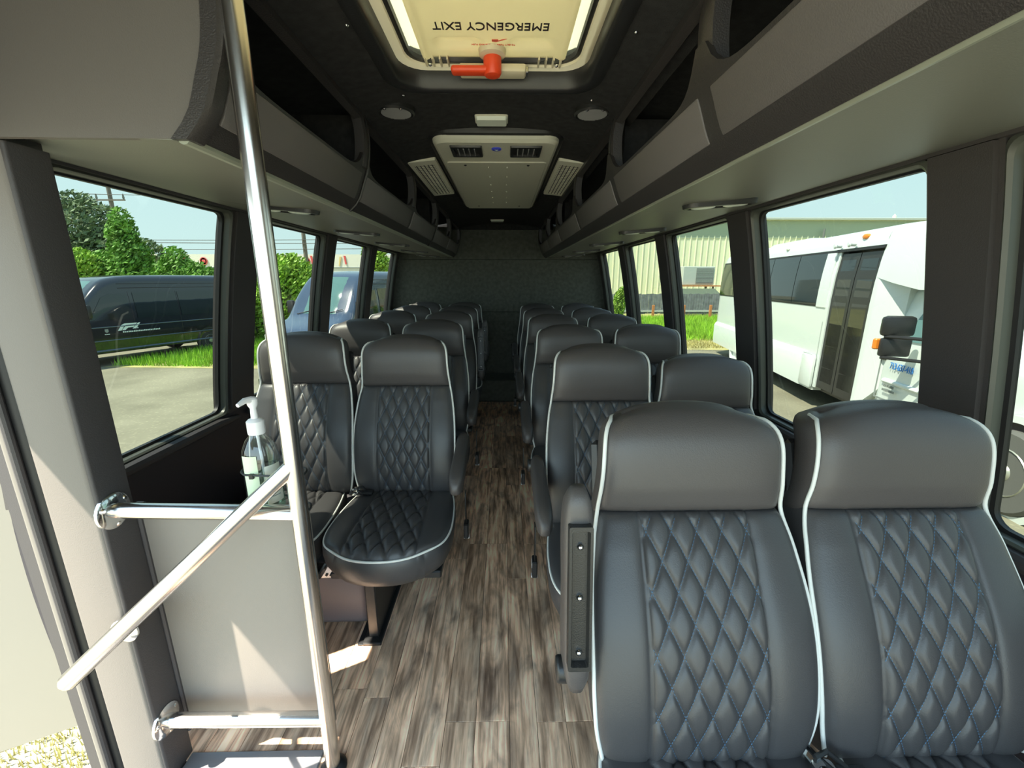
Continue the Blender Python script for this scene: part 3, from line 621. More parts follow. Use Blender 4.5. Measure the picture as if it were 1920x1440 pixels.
me_back = mesh('backrest', pad(backF, COLS, [.473 * i / 150 for i in range(151)], SIDE, (0, 1, 0)), M['quilt'])
HC = [-1 + 2 * i / 40 for i in range(41)]
def headF(c, v):
    z = .475 + .222 * math.sin(v * PI / 2) if False else .475 + .224 * v; w = itp(PW, z); x = c * w
    y = itp(PF, z) + .012 * (abs(x) / w) ** 6; e = w - abs(x); y += .009 * math.exp(-e / .008) + .014 * math.exp(-(z - .475) / .006)
    zz = z - (.016 * abs(c) ** 2.2 + .006 * abs(c) ** 6) * v ** 3 + (.0 * (1 - v))
    return (x, y, zz)
me_head = mesh('headrest', pad(headF, HC, [1 - (1 - i / 40) ** 1.25 for i in range(41)], [(.004, .006), (.007, .02), (.007, .045), (.004, .065), (-.003, .082), (-.02, .09)], (0, 1, 0)), M['vinyl'])
def pipe_side(s):
    b = bmn(); pts = []
    for i in range(70):
        z = .005 + .67 * i / 69; w = itp(PW, z) + .004; y = itp(PF, z) + .020; 
        pts.append((s * w, y, z - (.018 if z > .475 else 0) * ((z - .475) / .22 if z > .475 else 0) ** 3))
    pts += [(s * (itp(PW, .68) - .004), .03, .672), (s * (itp(PW, .69) - .01), .055, .676)]
    tube(b, pts, .0042, 8); return mesh('back_piping', b, M['piping'])
me_pl, me_pr = pipe_side(-1), pipe_side(1)
def stitch_back():
    b = bmn(); step, ln, wd = .0065, .0040, .00045
    def st_(x0, z0, x1, z1, off=.0):
        p = Vector(backF(('q', x0 / QZ), z0)) + Vector((0, -.0028, 0)); q = Vector(backF(('q', x1 / QZ), z1)) + Vector((0, -.0028, 0))
        d = (q - p).normalized(); n = Vector((d.z, 0, -d.x)) * wd; h_ = Vector((0, -.0008, 0))
        vs = [b.verts.new(k) for k in (p + n, p - n, q - n, q + n, p + h_, q + h_)]
        b.faces.new((vs[0], vs[4], vs[5], vs[3])); b.faces.new((vs[1], vs[2], vs[5], vs[4]))
    for sg in (1, -1):
        for k in range(-14, 16):
            # x/a + sg*v = k  -> x = a(k - sg z/h)
            z = .006; dl = math.hypot(QA / QH, 1)
            while z < .462:
                x0 = QA * (k - sg * z / QH); z1 = z + ln / dl; x1 = QA * (k - sg * z1 / QH)
                if abs(x0) < QZ - .003 and abs(x1) < QZ - .003: st_(x0, z, x1, z1)
                z += step / dl
    return mesh('stitching', b, M['thread'], recalc=False)
me_st = stitch_back()
# cushion, plan coordinates: x, y (front is -), height z
CL, CWd = .455, .226
def cushF(c, v):
    y = .035 - (CL + .035) * v
    w = itp([(0, .190), (.25, .215), (.55, CWd), (.75, .220), (.9, .195), (1, .150)], v)
    if c[0] == 'q': x = c[1] * QZ * (1 + .15 * v)
    else:
        t_ = c[1]; sg = -1 if t_ < 0 else 1; qz = QZ * (1 + .15 * v); x = sg * (qz + (w - qz) * abs(t_))
    r = abs(x) / w; yy = y + .045 * r ** 2.4 * v ** 4
    z = .452 + .014 * math.sin(PI * min(1, v * 1.0)) ** .6 * (1 - r ** 4) - .012 * math.exp(-(1 - v) / .03) - .01 * math.exp(-(w - abs(x)) / .01)
    qz = QZ * (1 + .15 * v)
    if abs(x) <= qz + 1e-6: z += .014 * puff(x, y, .060, .125, .0) * (1 - math.exp(-(qz - abs(x)) / .004)) * (1 - math.exp(-(1 - v) / .02))
    else: z += .007 * (1 - math.exp(-(abs(x) - qz) / .01))
    return (x, yy, z)
me_cush = mesh('seat_cushion', pad(cushF, COLS, [i / 100 for i in range(101)], [(.004, .006), (.009, .02), (.010, .042), (.005, .075), (-.008, .104), (-.03, .122)], (0, 0, -1)), M['quilt'])
b = bmn(); pts = []
def cb(sx, v):
    w = itp([(0, .190), (.25, .215), (.55, CWd), (.75, .220), (.9, .195), (1, .150)], v); y = .035 - (CL + .035) * v; return (sx * (w + .004), y + .045 * v ** 4, .443)
pts = [cb(-1, .04 + .96 * i / 30) for i in range(31)] + [((-.150 + .3 * i / 20), .035 - (CL + .035) + .045 * abs(-1 + 2 * i / 20) ** 2.4 - .005, .440) for i in range(1, 20)] + [cb(1, 1 - .96 * i / 30) for i in range(31)]
for _ in range(3): pts = [pts[0]] + [tuple((pts[i - 1][k] + 2 * pts[i][k] + pts[i + 1][k]) / 4 for k in range(3)) for i in range(1, len(pts) - 1)] + [pts[-1]]
tube(b, pts, .0042, 8); me_cp = mesh('cushion_piping', b, M['piping'])
# seat bits
b = bmn(); box(b, -.20, .20, -.36, .06, .295, .325, .005); box(b, -.17, -.14, -.30, .08, .27, .30); box(b, .14, .17, -.30, .08, .27, .30); me_fr = mesh('seat_frame', b, M['blackmetal'], False)
b = bmn(); box(b, -.19, .19, .055, .075, .02, .62, .01); me_shell = mesh('back_shell', b, M['blackplastic'], False)
b = bmn(); box(b, -.02, .02, -.33, .03, .012, .275, .004); box(b, -.035, .035, -.36, .05, 0, .014, .003); me_ped = mesh('pedestal', b, M['blackmetal'], False)
# armrest, local: pivot at origin, arm along -y (lowered), z up is top
def arm_mesh():
    b = bmn(); L = []; n = 26
    for i in range(n + 1):
        t_ = i / n; y = .035 - .395 * t_; hgt = itp([(0, .030), (.1, .042), (.5, .040), (.8, .038), (.95, .030), (1, .012)], t_); zc_ = .0 + itp([(0, 0), (.6, .0), (.85, -.004), (1, -.014)], t_); wd = itp([(0, .014), (.08, .024), (.5, .026), (.9, .026), (1, .012)], t_)
        L.append([(wd * sgp(math.cos(a), .55), y, zc_ + hgt * sgp(math.sin(a), .6)) for a in [2 * PI * k / 20 for k in range(20)]])
    loops(b, L, True, True); return mesh('arm_pad', b, M['vinyl'])
def sgp(v, p): return math.copysign(abs(v) ** p, v)
me_arm = arm_mesh()
b = bmn(); loops(b, [[(x, y, -.030) for x, y in rrect(-.021, .021, -.30, -.03, .003, 2)], [(x, y, -.056) for x, y in rrect(-.021, .021, -.30, -.03, .003, 2)], [(x, y, -.056) for x, y in rrect(-.016, .016, -.292, -.038, .003, 2)], [(x, y, -.043) for x, y in rrect(-.013, .013, -.288, -.042, .003, 2)]], True, True)
me_chan = mesh('arm_channel', b, M['blackmetal'], False)
b = bmn(); lathe(b, [(.006, -.040), (.006, -.047), (.003, -.051), (.0005, -.051)], 12); me_scr = mesh('screw', b, M['chrome'])
b = bmn(); lathe(b, [(.022, -.035), (.024, -.03), (.024, .02), (.02, .024)], 18, (0, 0, 0), 'X'); me_piv = mesh('arm_pivot', b, M['blackplastic'])
# buckle with strap hanging beside the seat
b = bmn(); L = [[(-.0015 , y - .018, z), (.0015, y - .018, z), (.0015, y + .018, z), (-.0015, y + .018, z)] for y, z in ((.0, 0), (-.01, -.05), (-.012, -.10), (.0, -.15))]; loops(b, L, True, True); me_strap = mesh('belt_strap', b, M['rubber'], False)
b = bmn(); box(b, -.010, .010, -.028, .022, -.215, -.145, .004); me_buck = mesh('belt_buckle', b, M['blackplastic'], False)
b = bmn(); box(b, -.0112, -.0095, -.018, .012, -.175, -.155); box(b, -.012, .012, -.012, .006, -.222, -.214); me_butt = mesh('buckle_button', b, M['whiteplastic'], False)
# belt lying between the cushions
b = bmn(); tube(b, [(0, .03, .46), (.0, -.02, .478), (.01, -.05, .484), (.035, -.065, .480), (.04, -.045, .483), (.02, -.02, .487), (-.01, -.03, .487)], .005, 6); box(b, .02, .075, -.068, -.038, .472, .484, .003); me_tongue = mesh('belt_tongue', b, M['blackplastic'], False)
b = bmn(); loops(b, [[(x, y, .476) for x, y in rrect(-.02, .018, -.075, -.03, .008, 3)], [(x, y, .484) for x, y in rrect(-.02, .018, -.075, -.03, .008, 3)], [(x, y, .484) for x, y in rrect(-.012, .010, -.066, -.042, .005, 3)], [(x, y, .476) for x, y in rrect(-.012, .010, -.066, -.042, .005, 3)]], close=True); me_latch = mesh('belt_latch', b, M['chrome'], False)

def seat(x, yb, ang, label, arm=None, armside=0, zoff=0, buckle=0, tongue=0, ped=True, rz=0, cs=1):
    t = thing('bus_seat', label, 'seat', (x, yb, zoff), rz, 'quilted black bus seats'); t.location.z = 0
    rot = (-math.radians(ang), 0, 0); pv = (0, 0, .44 + zoff)
    ob('seat_cushion', me_cush, t).scale = (cs, 1, 1); ob('cushion_piping', me_cp, t).scale = (cs, 1, 1); ob('seat_frame', me_fr, t)
    br = ob('backrest', me_back, t, pv, rot); ob('stitching', me_st, br)['kind'] = 'stuff'
    ob('headrest', me_head, t, pv, rot); ob('back_piping', me_pl, t, pv, rot); ob('back_piping', me_pr, t, pv, rot); ob('back_shell', me_shell, t, pv, rot)
    if ped: ob('pedestal', me_ped, t, (-.075 if armside > 0 else 0, 0, 0))
    if armside:
        ax_ = armside * .252; ay_ = .055; az_ = .66
        a = bpy.data.objects.new('armrest', None); C.objects.link(a); a.parent = t; a.location = (ax_, ay_, az_); a.rotation_euler = (math.radians({'down': 6, 'up': -98}[arm]), 0, 0)
        if arm == 'up': a.location = (ax_, .045, .63)
        ob('arm_pad', me_arm, a); 
        c_ = ob('arm_channel', me_chan, a)
        for q in (-.06, -.165, -.26): ob('screw', me_scr, a, (0, q, 0))
        ob('arm_pivot', me_piv, a, (0, .01, 0))
    if buckle:
        for me_, n_ in ((me_strap, 'belt_strap'), (me_buck, 'belt_buckle'), (me_butt, 'buckle_button')): ob(n_, me_, t, (buckle * .262, -.02, .46))
    if tongue:
        ob('belt_tongue', me_tongue, t, (tongue * .20, 0, 0)); ob('belt_latch', me_latch, t, (tongue * .20 + .0, 0, 0))
    return t
ordn = ['front', 'second', 'third', 'fourth', 'fifth', 'rearmost']
RY = [.86, 1.635, 2.39, 3.16, 3.90, 4.62]; LY = [1.862, 2.62, 3.38, 4.08, 4.74]
XR = [.385, .375, .365, .36, .36, .36]
for k, yc in enumerate(RY):
    a = 20 if k == 0 else 17; yb = yc - .70 * math.sin(math.radians(a)) - .01
    seat(XR[k], yb, a, 'black quilted bus seat with white piping, aisle side, %s row on the right%s' % (ordn[k], ', armrest raised' if k == 0 else ''), 'up' if k == 0 else 'down', -1, buckle=-1 if k in (1, 2, 4) else 0, tongue=1 if k == 0 else 0)
    aw = {1: 21}.get(k, a); dz = {1: -.035}.get(k, 0); ybw = yb + (.02 if k == 1 else 0)
    seat(XR[k] + .438, ybw, aw, 'black quilted bus seat with white piping, window side, %s row on the right' % ordn[k], zoff=dz, cs=.84)
for k, yc in enumerate(LY):
    nm = ordn[k] if k < 4 else 'rearmost'; yb = yc - .70 * math.sin(math.radians(14.4)) - .01
    seat(-.432, yb, 14.4, 'black quilted bus seat with white piping, aisle side, %s row on the left' % nm, 'down' if k < 2 else ('up' if k < 4 else 'down'), 1, buckle=1 if k in (0, 1) else 0, tongue=-1 if k == 0 else 0)
    seat(-.868, yb + .0, 13.5, 'black quilted bus seat with white piping, window side, %s row on the left' % nm, zoff=.012 if k == 0 else 0, cs=.82)
# seat track strips on the floor
for x, y0_, y1_, l in ((-.535, 1.32, 4.4, 'left'), (.40, .5, 4.5, 'right')):
    tk = thing('seat_track', 'flat black seat track on the wood floor under the %s seats' % l, 'seat track'); b = bmn(); box(b, x - .028, x + .028, y0_, y1_, .0005, .006, .002); obj('track_strip', b, M['rubber'], tk)
# leg bracket of the front left bench
br = thing('seat_rail_bracket', 'steel seat rail end with bolted plate under the front left seat', 'bracket', (-.70, 1.37, .30))
b = bmn(); box(b, -.045, .075, -.0, .06, -.03, .028, .004); obj('rail_end', b, M['nosing'], br)
b = bmn(); prism(b, [(-.05, -.032), (.06, -.032), (.06, .03), (-.05, .03)], lambda x, z: (x, -.006, z), lambda x, z: (x, 0, z)); obj('plate', b, M['steel'], br)
b = bmn(); box(b, -.008, .014, -.0085, -.005, -.010, .012, .002); obj('square_plug', b, M['rubber'], br)
for x in (-.038, .034, .05):
    for z in (-.018, .016):
        b = bmn(); lathe(b, [(.005, -.006), (.005, -.010), (.002, -.011)], 10, (x, 0, z), 'Y'); obj('bolt', b, M['blackmetal'], br)
b = bmn(); box(b, -.10, .16, .02, .06, -.012, .025, .004); obj('cross_rail', b, M['blackmetal'], br)
b = bmn(); slab(b, -1, .99, 4.6, .0, .012, -.5, -.02, 1); 
b.free()
wbx = thing('wheel_housing', 'dark grey padded wheel housing along the wall under the left seats', 'wheel housing'); b = bmn(); box(b, CX - 1.24, -.545, 1.42, 2.3, 0, .265, .03, seg=3); smoothen(obj('cover', b, mat('wheel_housing_vinyl', (.14, .125, .14), .5, bump=.2, bscale=300), wbx))
# ------------------------------------------------------------------ open door leaf outside
dl = thing('door_leaf', 'cream entry door leaf swung open outside, left edge of the photo', 'door')
A_, B_ = Vector((-1.66, 1.49, 0)), Vector((-3.0, .86, 0)); dv = (B_ - A_).normalized(); nv_ = Vector((-dv.y, dv.x, 0))
def dp(s_, z, o): p = A_ + dv * s_ + nv_ * o; return (p.x, p.y, z)
b = bmn(); prism(b, rrect(0, 1.4, -.46, 1.75, .03, 3), lambda x, z: dp(x, z, 0), lambda x, z: dp(x, z, .03)); obj('panel', b, M['doorwhite'], dl)
b = bmn(); prism(b, rrect(.0, .05, -.46, 1.75, .01, 3), lambda x, z: dp(x, z, -.02), lambda x, z: dp(x, z, .05)); obj('edge_profile', b, mat('door_edge_grey', (.5, .47, .42), .5), dl)
# ------------------------------------------------------------------ outside: ground and grass
G = -.95
b = bmn(); grid(b, lambda u, v: (-90 + 180 * u, -40 + 150 * v, G), 6, 6); struct(obj('ground', b, M['ground']))
def patch(name, poly, z, m): b = bmn(); b.faces.new([b.verts.new((x, y, z)) for x, y in poly]); o = obj(name, b, m); return struct(o)
def blades(poly, n, hgt, m, lab, z=G, w=.012):
    xs_ = [p[0] for p in poly]; ys_ = [p[1] for p in poly]; vs = []; fs = []
    def inside(x, y):
        c = False; j = len(poly) - 1
        for i in range(len(poly)):
            if (poly[i][1] > y) != (poly[j][1] > y) and x < (poly[j][0] - poly[i][0]) * (y - poly[i][1]) / (poly[j][1] - poly[i][1]) + poly[i][0]: c = not c
            j = i
        return c
    k = 0
    while k < n:
        x, y = R.uniform(min(xs_), max(xs_)), R.uniform(min(ys_), max(ys_))
        if not inside(x, y): continue
        k += 1; a = R.random() * PI; h_ = hgt * R.uniform(.5, 1.2); i0 = len(vs); lx, ly = R.uniform(-.3, .3) * h_, R.uniform(-.3, .3) * h_
        vs += [(x - w * math.cos(a), y - w * math.sin(a), z), (x + w * math.cos(a), y + w * math.sin(a), z), (x + lx, y + ly, z + h_)]; fs.append((i0, i0 + 1, i0 + 2))
    me = bpy.data.meshes.new('grass'); me.from_pydata(vs, [], fs); me.materials.append(m); return stuff(tag(ob('grass', me), lab, 'grass'))
gl = [(-10.9, 11.6), (-7.2, 11.3), (-6.3, 11.9), (-6.6, 20), (-9.3, 20), (-9.5, 15.2)]
patch('lawn_ground', [(-10.9, 11.4), (-5.2, 11.0), (-5.0, 20), (-12, 26), (-9.0, 16)], G + .006, M['grassdry'])
blades(gl, 15000, .24, M['grass'], 'bright green grass strip growing beside the black van on the left')
patch('lawn_ground', [(-60, 24), (-9, 20), (30, 20), (30, 45), (-60, 60)], G + .004, M['grassdry'])
patch('lawn_ground', [(3, 14.2), (12, 13.6), (16, 27), (2, 27)], G + .008, M['grassdry'])
blades([(3, 16.4), (12, 15.9), (15, 25.8), (3, 25.8)], 26000, .30, M['grass'], 'tall green grass in front of the wooden fence on the right', w=.02)
blades([(4, 14.4), (12, 14.0), (12, 16.6), (3, 16.6)], 6000, .10, M['grassdry'], 'short dry yellow grass at the edge of the gravel on the right', w=.015)
blades([(-4.2, 1.5), (-2.0, 1.4), (-2.2, 2.4), (-4.5, 3.0)], 9000, .05, M['grassdry'], 'dry grass on the ground below the open entry door', w=.004)
# ------------------------------------------------------------------ vehicles
def wheel(parent, x, y, r, m='tyre', w=.22, name='wheel', out=-1):
    b = bmn(); lathe(b, [(r * .6, y - w / 2 * 0), (r * .93, y), (r, y + .03), (r, y + w - .03), (r * .93, y + w)], 32, (x, 0, r), 'Y'); o = smoothen(obj(name, b, M[m], parent))
    b = bmn(); lathe(b, [(r * .60, y + .015), (r * .56, y - .01), (r * .50, y + .03), (r * .30, y + .05), (r * .22, y + .01), (r * .18, y - .02), (.01, y - .025)], 28, (x, 0, r), 'Y'); smoothen(obj('wheel_rim', b, M['hub'], o))
    for k in range(8):
        a = 2 * PI * k / 8; b = bmn(); lathe(b, [(r * .055, y + .05), (r * .055, y + .02), (.003, y + .015)], 8, (x + r * .4 * math.cos(a), 0, r + r * .4 * math.sin(a)), 'Y'); obj('vent_hole', b, M['ink'], o)
    return o
def van(origin, deg, L, H, paint, label, left_side_windows=True, white_mirror=False):
    t = thing('passenger_van', label, 'van', (*origin, G), math.radians(deg)); k = H / 2.55
    TOPZ = [(0, .80), (.06, .98), (.25, 1.10), (.85, 1.30), (1.05, 1.42), (1.45, 1.95), (1.85, 2.36), (2.1, 2.47), (2.6, 2.54), (L - .5, 2.55), (L - .1, 2.48), (L, 2.2)]
    HB = [(0, .70), (.1, .86), (.35, .96), (.9, 1.0), (L - .3, 1.0), (L, .95)]
    def top(s): return itp(TOPZ, s) * k
    def hwv(s, z):
        hb = itp(HB, s); zt = 2.55 * k; u = max(0, (z - 1.2 * k) / (zt - 1.2 * k)); return hb - .16 * u ** 1.7 - (.03 * max(0, (1.0 - z)) ** 2)
    def sec(s):
        zt = top(s); zb = .34 if s > .15 else .42; out = []; n = 9; r = min(.20, (zt - zb) * .4)
        half = [(hwv(s, zb) - .03, zb)]
        for i in range(1, n): z = zb + .03 + (zt - r - zb - .03) * (i - 1) / (n - 2); half.append((hwv(s, z), z))
        w0 = hwv(s, zt - r)
        for i in range(1, 6): a = PI / 2 * i / 5; half.append((w0 - r * 1.25 * (1 - math.cos(a)), zt - r + r * math.sin(a)))
        half.append((0, zt + .015))
        return [(s, 1.0 - x, z) for x, z in half] + [(s, 1.0 + x, z) for x, z in half[-2::-1]]
    ss = [0, .03, .08, .15, .25, .4, .6, .85, .95, 1.05, 1.15, 1.3, 1.45, 1.6, 1.75, 1.85, 1.95, 2.1, 2.3, 2.6] + [2.6 + (L - 3.1) * i / 6 for i in range(1, 7)] + [L - .3, L - .1, L - .03, L]
    b = bmn(); loops(b, [sec(s) for s in ss], True, True); smoothen(obj('body', b, M[paint], t), 40)
    def panel(name, pts, m, off=.012, par=None, thick=.006):
        # pts (s,z) on near side; densified
        b = bmn(); out = []
        for i, p in enumerate(pts):
            q = pts[(i + 1) % len(pts)]
            for j in range(4): out.append((p[0] + (q[0] - p[0]) * j / 4, p[1] + (q[1] - p[1]) * j / 4))
        cs, cz_ = sum(p[0] for p in out) / len(out), sum(p[1] for p in out) / len(out)
        def w3(p, o): return (p[0], 1.0 - hwv(p[0], p[1]) - o, p[1])
        rings = [[(cs + (p[0] - cs) * f, cz_ + (p[1] - cz_) * f) for p in out] for f in (1, .66, .33)]
        R_ = [[b.verts.new(w3(p, off)) for p in rr] for rr in rings]; n = len(out)
        for a_, c_ in zip(R_, R_[1:]):
            for j in range(n): b.faces.new((a_[j], a_[(j + 1) % n], c_[(j + 1) % n], c_[j]))
        cvt = b.verts.new(w3((cs, cz_), off)); 
        for j in range(n): b.faces.new((R_[-1][j], R_[-1][(j + 1) % n], cvt))
        rim_ = [b.verts.new(w3(p, off - thick * 2)) for p in out]
        for j in range(n): b.faces.new((R_[0][j], R_[0][(j + 1) % n], rim_[(j + 1) % n], rim_[j]))
        return smoothen(obj(name, b, M[m], par or t), 60)
    zb, zt = 1.30 * k, 2.02 * k
    panel('front_door_window', [(1.38, zb), (2.35, zb), (2.35, zt), (1.95, zt), (1.75, zt - .1)], 'vanglass')
    x = 2.48
    n_ = 3; wl = (L - .15 - x) / n_
    for i in range(n_): panel('side_window', [(x + wl * i + .02, zb), (x + wl * (i + 1) - .04, zb), (x + wl * (i + 1) - .04, zt + .03), (x + wl * i + .02, zt + .03)], 'vanglass')
    for z_, m in ((1.10 * k, paint), (.72 * k, paint), (.42, paint)):
        b = bmn(); tube(b, [(s, 1.0 - hwv(s, z_) - .006, z_) for s in [.9 + (L - 1.1) * i / 10 for i in range(11)]], .016 if z_ != .42 else .03, 8); smoothen(obj('side_moulding', b, M['trimblue'], t))
    for z_ in (2.18 * k, 2.30 * k):
        b = bmn(); tube(b, [(s, 1.0 - hwv(s, z_) - .0, z_) for s in [2.2 + (L - 2.5) * i / 8 for i in range(9)]], .008, 6); obj('roof_crease', b, M['ink'], t)
    for s_ in (1.3, 2.4, 3.65):
        b = bmn(); tube(b, [(s_, 1.0 - hwv(s_, .45 + (zt - .4) * i / 8) - .0005, .45 + (zt - .4) * i / 8) for i in range(9)], .004, 5); obj('door_gap', b, M['ink'], t)
    for s_ in (.95, L - 1.75):
        b = bmn(); lathe(b, [(.43, .02), (.43, -.008), (.37, -.012), (.365, .1)], 36, (s_, 0, .36), 'Y'); smoothen(obj('wheel_arch', b, M['tyre'], t)); wheel(t, s_, -.005, .345)
        wheel(t, s_, 1.78, .345)
    # windshield
    def ws(u, v):
        s = 1.03 + (1.86 - 1.03) * v; z = top(s) + .014; hw_ = (hwv(s, z) - .16) * 1.0; yy = -1 + 2 * u; return (s - .02 + .10 * abs(yy) ** 3 * (1 - v * .3), 1.0 - hw_ * yy, z - .03 * abs(yy) ** 3)
    b = bmn(); grid(b, ws, 14, 10); smoothen(obj('windshield', b, M['windshield'], t), 80)
    for yy in (.55, 1.35):
        b = bmn(); tube(b, [(1.0, yy + .3, 1.40 * k), (1.10, yy - .25, 1.53 * k)], .01, 6); obj('wiper', b, M['ink'], t)
    b = bmn(); box(b, -.025, .05, .45, 1.55, .66, .94, .03, seg=2); gr = smoothen(obj('grille', b, M['blackplastic'], t))
    for i in range(4): bb = bmn(); box(bb, -.04, -.02, .5, 1.5, .69 + i * .062, .71 + i * .062, .003); obj('grille_bar', bb, M['chrome'], gr)
    for yy in (.10, 1.62):
        b = bmn(); box(b, .02, .25, yy, yy + .28, .74, .98, .05, seg=2); smoothen(obj('headlamp', b, M['lens'], t))
    b = bmn(); box(b, -.06, .30, .12, 1.88, .34, .62, .06, seg=2); smoothen(obj('bumper', b, M['blackplastic'], t))
    for yy, sg in ((-.16, -1), (2.02, 1)):
        b = bmn(); box(b, 1.30, 1.42, yy - .02, yy + .20, 1.38 * k, 1.74 * k, .04, seg=2); mi = smoothen(obj('side_mirror', b, M['white'] if white_mirror else M['blackplastic'], t)); bb = bmn(); box(bb, 1.35, 1.42, yy + (.08 if sg < 0 else -.06), yy + (.26 if sg < 0 else .1), 1.34 * k, 1.40 * k); obj('mirror_arm', bb, M['blackplastic'], mi)
    b = bmn(); box(b, L - .06, L + .02, .03, .15, 1.0, 1.6, .02); smoothen(obj('tail_lamp', b, M['redlens'], t))
    b = bmn(); box(b, L - .08, L + .12, .1, 1.9, .36, .55, .03); smoothen(obj('rear_bumper', b, M['blackplastic'], t))
    return t, panel, hwv
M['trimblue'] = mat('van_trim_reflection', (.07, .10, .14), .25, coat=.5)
v1, pan, hv = van((-11.46, 10.08), 68.6, 6.2, 2.44, 'vanblack', 'black passenger van parked sideways behind the grass strip on the left')
def decal(par, polys, fs, name, m, fy):
    for pl_ in polys:
        b = bmn(); prism(b, pl_, lambda x, z: (x, fy(x, z) - .014, z), lambda x, z: (x, fy(x, z) - .008, z)); obj(name, b, M[m], par)
def lz(x, y): return (1.95 + (x - 410) / 275 * .56, .93 + (315 - y) / 82 * .19)
decal(v1, [[lz(*p) for p in [(410, 315), (465, 248), (500, 234), (652, 234), (634, 252), (515, 254), (495, 262), (450, 315)]],
           [lz(*p) for p in [(458, 312), (500, 270), (520, 262), (622, 262), (600, 284), (535, 286), (512, 300), (500, 312)]],
           [lz(*p) for p in [(583, 303), (664, 234), (690, 234), (628, 303)]], [lz(*p) for p in [(640, 303), (643, 290), (655, 290), (652, 303)]]], 1, 'racing_logo', 'logo', lambda x, z: 1 - hv(x, z))
LM = axes((1, 0, 0), (0, 0, 1), (0, -1, 0))
for k in range(22):
    b = bmn(); x_ = 2.06 + k * .043; prism(b, [(x_, .868), (x_ + .03, .868), (x_ + .03, .902 if k % 3 else .91), (x_, .902)], lambda x, z: (x, 1 - hv(x, z) - .016, z), lambda x, z: (x, 1 - hv(x, z) - .008, z)); obj('letter_mark', b, M['logo'], v1)
b = bmn(); prism(b, [(1.66, .93), (1.70, .90), (1.74, .93), (1.74, 1.0), (1.66, 1.0)], lambda x, z: (x, 1 - hv(x, z) - .016, z), lambda x, z: (x, 1 - hv(x, z) - .008, z)); obj('crest', b, M['greydecal'], v1)
for k in range(5):
    b = bmn(); x_ = 1.645 + k * .024; prism(b, [(x_, .85), (x_ + .016, .85), (x_ + .016, .872), (x_, .872)], lambda x, z: (x, 1 - hv(x, z) - .016, z), lambda x, z: (x, 1 - hv(x, z) - .008, z)); obj('letter_mark', b, M['logo'], v1)
van((-4.30, 10.35), 76, 6.6, 2.56, 'vanblue', 'navy blue van facing the bus, seen through the rear left windows', white_mirror=False)
v3, _, _ = van((-16.5, 24.5), 150, 5.5, 2.0, 'white', 'white van roof beyond the black van on the left') if False else (None, None, None)
# shuttle bus on the right; local x runs to its front, local y away from us
t = thing('shuttle_bus', 'white cutaway shuttle bus parked outside the right windows', 'bus', (6.82, 13.23, G), math.radians(-101.1))
def ys_(z): return .0 + .10 * max(0, (z - 1.9) / 1.1) ** 2
def body_sec(s, zb, zt, in0=0, in1=0):
    r = .20; h = []
    for z in [zb + (zt - r - zb) * i / 8 for i in range(9)]: h.append((ys_(z) + in0, z))
    for i in range(1, 6): a = PI / 2 * i / 5; h.append((ys_(zt - r) + in0 + r * (1 - math.cos(a)), zt - r + r * math.sin(a)))
    return [(s, y, z) for y, z in h] + [(s, 2.4 - y, z) for y, z in h[::-1]]
b = bmn(); S_ = [(-.42, 1.0, 2.7, .08), (-.38, .9, 2.95, .03), (-.30, .70, 3.02, 0), (-.15, .42, 3.05, 0), (.2, .33, 3.06, 0), (3, .33, 3.08, 0), (5.93, .33, 3.08, 0)]
loops(b, [body_sec(s, zb, zt, i0) for s, zb, zt, i0 in S_], True, True); smoothen(obj('body', b, M['white'], t), 45)
b = bmn(); loops(b, [body_sec(s, zb, zt, i0) for s, zb, zt, i0 in [(5.93, 2.76, 3.08, 0), (7.12, 2.76, 3.08, 0)]], True, True); smoothen(obj('door_header', b, M['white'], t), 45)
b = bmn(); loops(b, [body_sec(s, zb, zt, i0) for s, zb, zt, i0 in [(5.93, .33, 3.06, .16), (7.12, .33, 3.06, .16)]], True, True); smoothen(obj('door_recess', b, M['blackplastic'], t), 45)
b = bmn(); loops(b, [body_sec(s, zb, zt, i0) for s, zb, zt, i0 in [(7.10, .40, 3.08, 0), (7.16, .40, 3.08, 0), (7.2, .40, 3.08, .01), (7.55, .9, 3.08, .20)]], True, True); smoothen(obj('front_bulkhead', b, M['white'], t), 45)
b = bmn(); loops(b, [body_sec(s, zb, zt, i0) for s, zb, zt, i0 in [(7.12, 2.34, 3.08, -.002), (7.5, 2.26, 3.07, 0), (8.0, 2.18, 3.02, 0), (8.5, 2.18, 2.92, .03), (8.85, 2.22, 2.72, .12), (8.98, 2.32, 2.52, .25)]], True, True); smoothen(obj('cab_dome', b, M['white'], t), 45)
# skirt rail
b = bmn(); prism(b, [(-.05, .96), (-.075, .90), (-.06, .35), (.02, .33), (.02, 1.0), (-.02, 1.0)], lambda y, z: (-.28, y, z), lambda y, z: (5.55, y, z)); smoothen(obj('skirt_rail', b, M['white'], t), 45)
b = bmn(); box(b, 5.5, 5.95, -.07, 0, .36, .98, .05, seg=2); smoothen(obj('skirt_end', b, M['white'], t))
